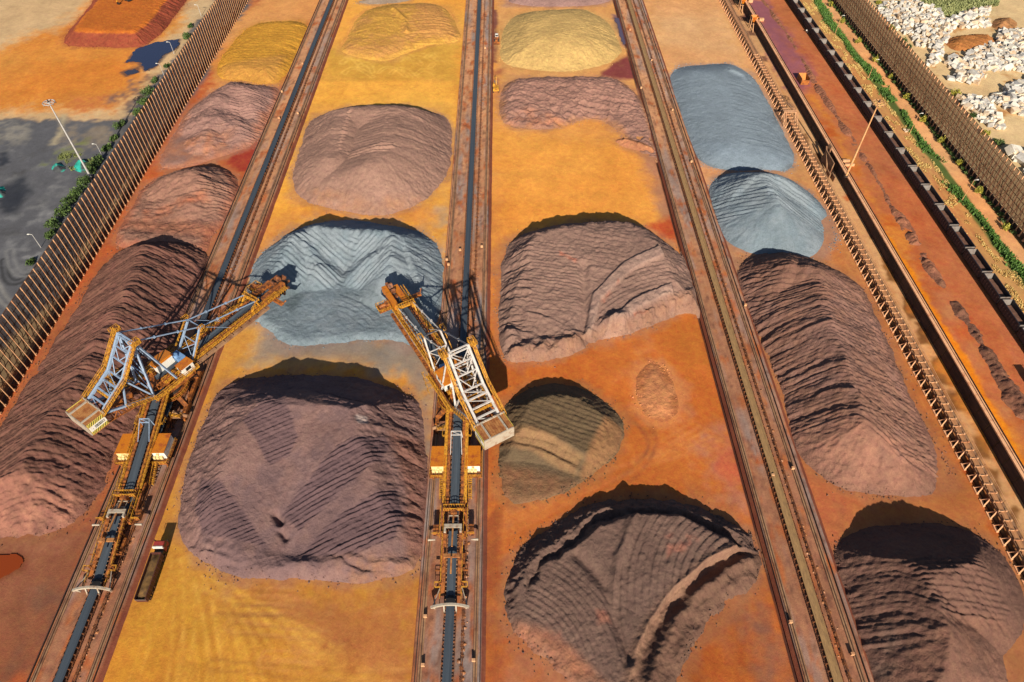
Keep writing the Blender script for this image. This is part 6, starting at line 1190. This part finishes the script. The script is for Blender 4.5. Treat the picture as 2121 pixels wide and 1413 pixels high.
    m=MB(); m.rail([(-2.6,-34.6,3.9),(2.6,-34.6,3.9)],1.2,.14,.6).rail([(-2.6,-33.4,3.9),(2.6,-33.4,3.9)],1.2,.14,.6)
    for s in (-1,1): m.rail([(s*3.4,-41,2.5),(s*3.4,-33,3.3)],1.1,.11,1).rail([(s*2.5,-41,2.8),(s*2.5,-33,3.4)],1.1,.11,1); m.rail([(s*5.2,-40.4,2.9),(s*3.6,-40.4,2.9)],1,.1,.6)
    m.build('station_handrail',M['yellow'],t)
    m=MB(); [m.beam((s*1.1,-35.5,3.6),(s*1.3,-39,4.6),.18) for s in (-1,1)]; [m.beam((-1.2,y,4.0),(1.2,y,4.0),.2) for y in (-36,-37.6)]; m.b2(-2.2,2.2,-39.6,-38.6,4.6,4.9); [m.b2(s*1.95-.25,s*1.95+.25,-40.6,-39.6,4.0,4.8) for s in (-1,1)]; [m.tube((-6.2*s,-41.6,2.4),(-4.4*s,-41.6,2.4),.3,.2,8) for s in (-1,1)]; m.build('head_frame',M['cwbeam'],t)
    MB().beam((0,-35,4.4),(0,-44.5,4.9),.4,.3).beam((0,-47,4.9),(0,-51,4.4),.4,.3).build('centre_beam',M['cw'],t)
    # tripper
    def tz(y): return .75+(y+57)*(3.6-.75)/17.0
    m=MB(); m.add([(x*1.1,-57,tz(-57)+h+.1) for x,h in zip(xs,zz)]+[(x*1.1,-40,tz(-40)+h+.1) for x,h in zip(xs,zz)],[(k,k+1,n+k+1,n+k) for k in range(5)]); tb=m.build('tripper_belt',M['belt'],t)
    m=MB()
    for k in range(16): y=-56+k*1.0; [m.beam((s*1.08,y,tz(y)+.45),(s*1.35,y,tz(y)+.45),.2) for s in (-1,1)]
    tag(m.build('idler_row',M['concrete'],tb),kind='stuff')
    m=MB()
    for s in (-1,1):
        m.beam((s*1.95,-55,tz(-55)+.1),(s*1.95,-40,tz(-40)+.2),.9,.6); [m.beam((s*2.0,y,tz(y)),(s*2.2,y,.4),.35) for y in (-54,-49,-44)]; m.b2(s*2.6-.35,s*2.6+.35,-52.5,-51.9,.4,2.3); m.box((s*2.7,-46.5,.9),(.7,3.6,1.1)); m.b2(min(s*2.4,s*3.9),max(s*2.4,s*3.9),-49.4,-49.1,2.0,2.3)
    m.build('tripper_frame',M['orange'],t)
    m=MB()
    for s in (-1,1): m.rail([(s*2.5,-57,1.0),(s*2.5,-53.3,tz(-53)),(s*3.9,-53.3,tz(-53)),(s*3.9,-52.2,tz(-52)),(s*2.5,-52.2,tz(-52)),(s*2.5,-41,tz(-41)+.3)],1.1,.12,1)
    m.build('tripper_handrail',M['yellow'],t)
    m=MB(); m.b2(-1.9,1.9,-47,-46.1,tz(-46)+1.5,tz(-46)+1.9); [m.beam((s*1.75,-46.5,tz(-46)),(s*1.75,-46.5,tz(-46)+1.6),.3) for s in (-1,1)]; m.build('cross_portal',M['cw'],t)
    m=MB(); m.b2(-1.4,1.4,-57,-54.9,1.3,1.38); m.build('belt_cover',M['black'],t)
    m=MB(); K=12
    for k in range(K):
        a=-4.4+8.8*k/K; b=-4.4+8.8*(k+1)/K; f=lambda x:2.9-.045*x*x; g=lambda x:-57.6-.02*x*x; m.beam((a,g(a),f(a)),(b,g(b),f(b)),.5,.65)
    for s in (-1,1): m.beam((s*4.2,-57.8,2),(s*3.6,-57.6,.3),.3); m.beam((s*1.4,-57.6,2.7),(s*1.4,-58.6,.2),.3); m.beam((s*4.0,-57.6,1.9),(s*2.2,-52,1.4),.22)
    m.build('wind_guard_beam',M['cwbeam'],t)
    return t
reclaimer(-98.3,118.5,math.radians(34),'yellow bucket wheel reclaimer on the left bench with its boom swung right',1,M['pale'])
reclaimer(-13.7,113.5,math.radians(-30),'yellow bucket wheel reclaimer on the middle bench with its boom swung left',-1,M['palegrey'])
# ================================================================ CAMERA, SUN AND SKY
cd=bpy.data.cameras.new('camera'); cam=bpy.data.objects.new('camera',cd); COL.objects.link(cam); SC.camera=cam
from mathutils import Matrix
cam.matrix_world=Matrix(((RT[0],UP[0],-FW[0],0),(RT[1],UP[1],-FW[1],0),(RT[2],UP[2],-FW[2],CAMH),(0,0,0,1)))
cd.sensor_fit='HORIZONTAL'; cd.sensor_width=36; cd.lens=FPX/PW*36; cd.clip_start=1; cd.clip_end=20000
EL=math.radians(27.5); AZ=math.radians(-3.0)          # light travels towards AZ measured from +Y
d=np.array([math.sin(AZ)*math.cos(EL),math.cos(AZ)*math.cos(EL),-math.sin(EL)])
sl=bpy.data.lights.new('sun','SUN'); sl.energy=5.0; sl.angle=math.radians(.5); sl.color=(1.0,.875,.70)
so=bpy.data.objects.new('sun',sl); COL.objects.link(so)
from mathutils import Vector
so.rotation_euler=Vector(d).to_track_quat('-Z','Y').to_euler()
w=bpy.data.worlds.new('World'); SC.world=w; w.use_nodes=True; nt=w.node_tree; bg=nt.nodes['Background']
sky=nt.nodes.new('ShaderNodeTexSky'); sky.sky_type='NISHITA'; sky.sun_disc=False; sky.sun_elevation=EL; sky.sun_rotation=math.pi+AZ
nt.links.new(sky.outputs[0],bg.inputs[0]); bg.inputs[1].default_value=0.05
vs=SC.view_settings; vs.view_transform='Standard'; vs.look='None'; vs.gamma=1; vs.exposure=0.72
SC.cycles.max_bounces=6; SC.cycles.transparent_max_bounces=12
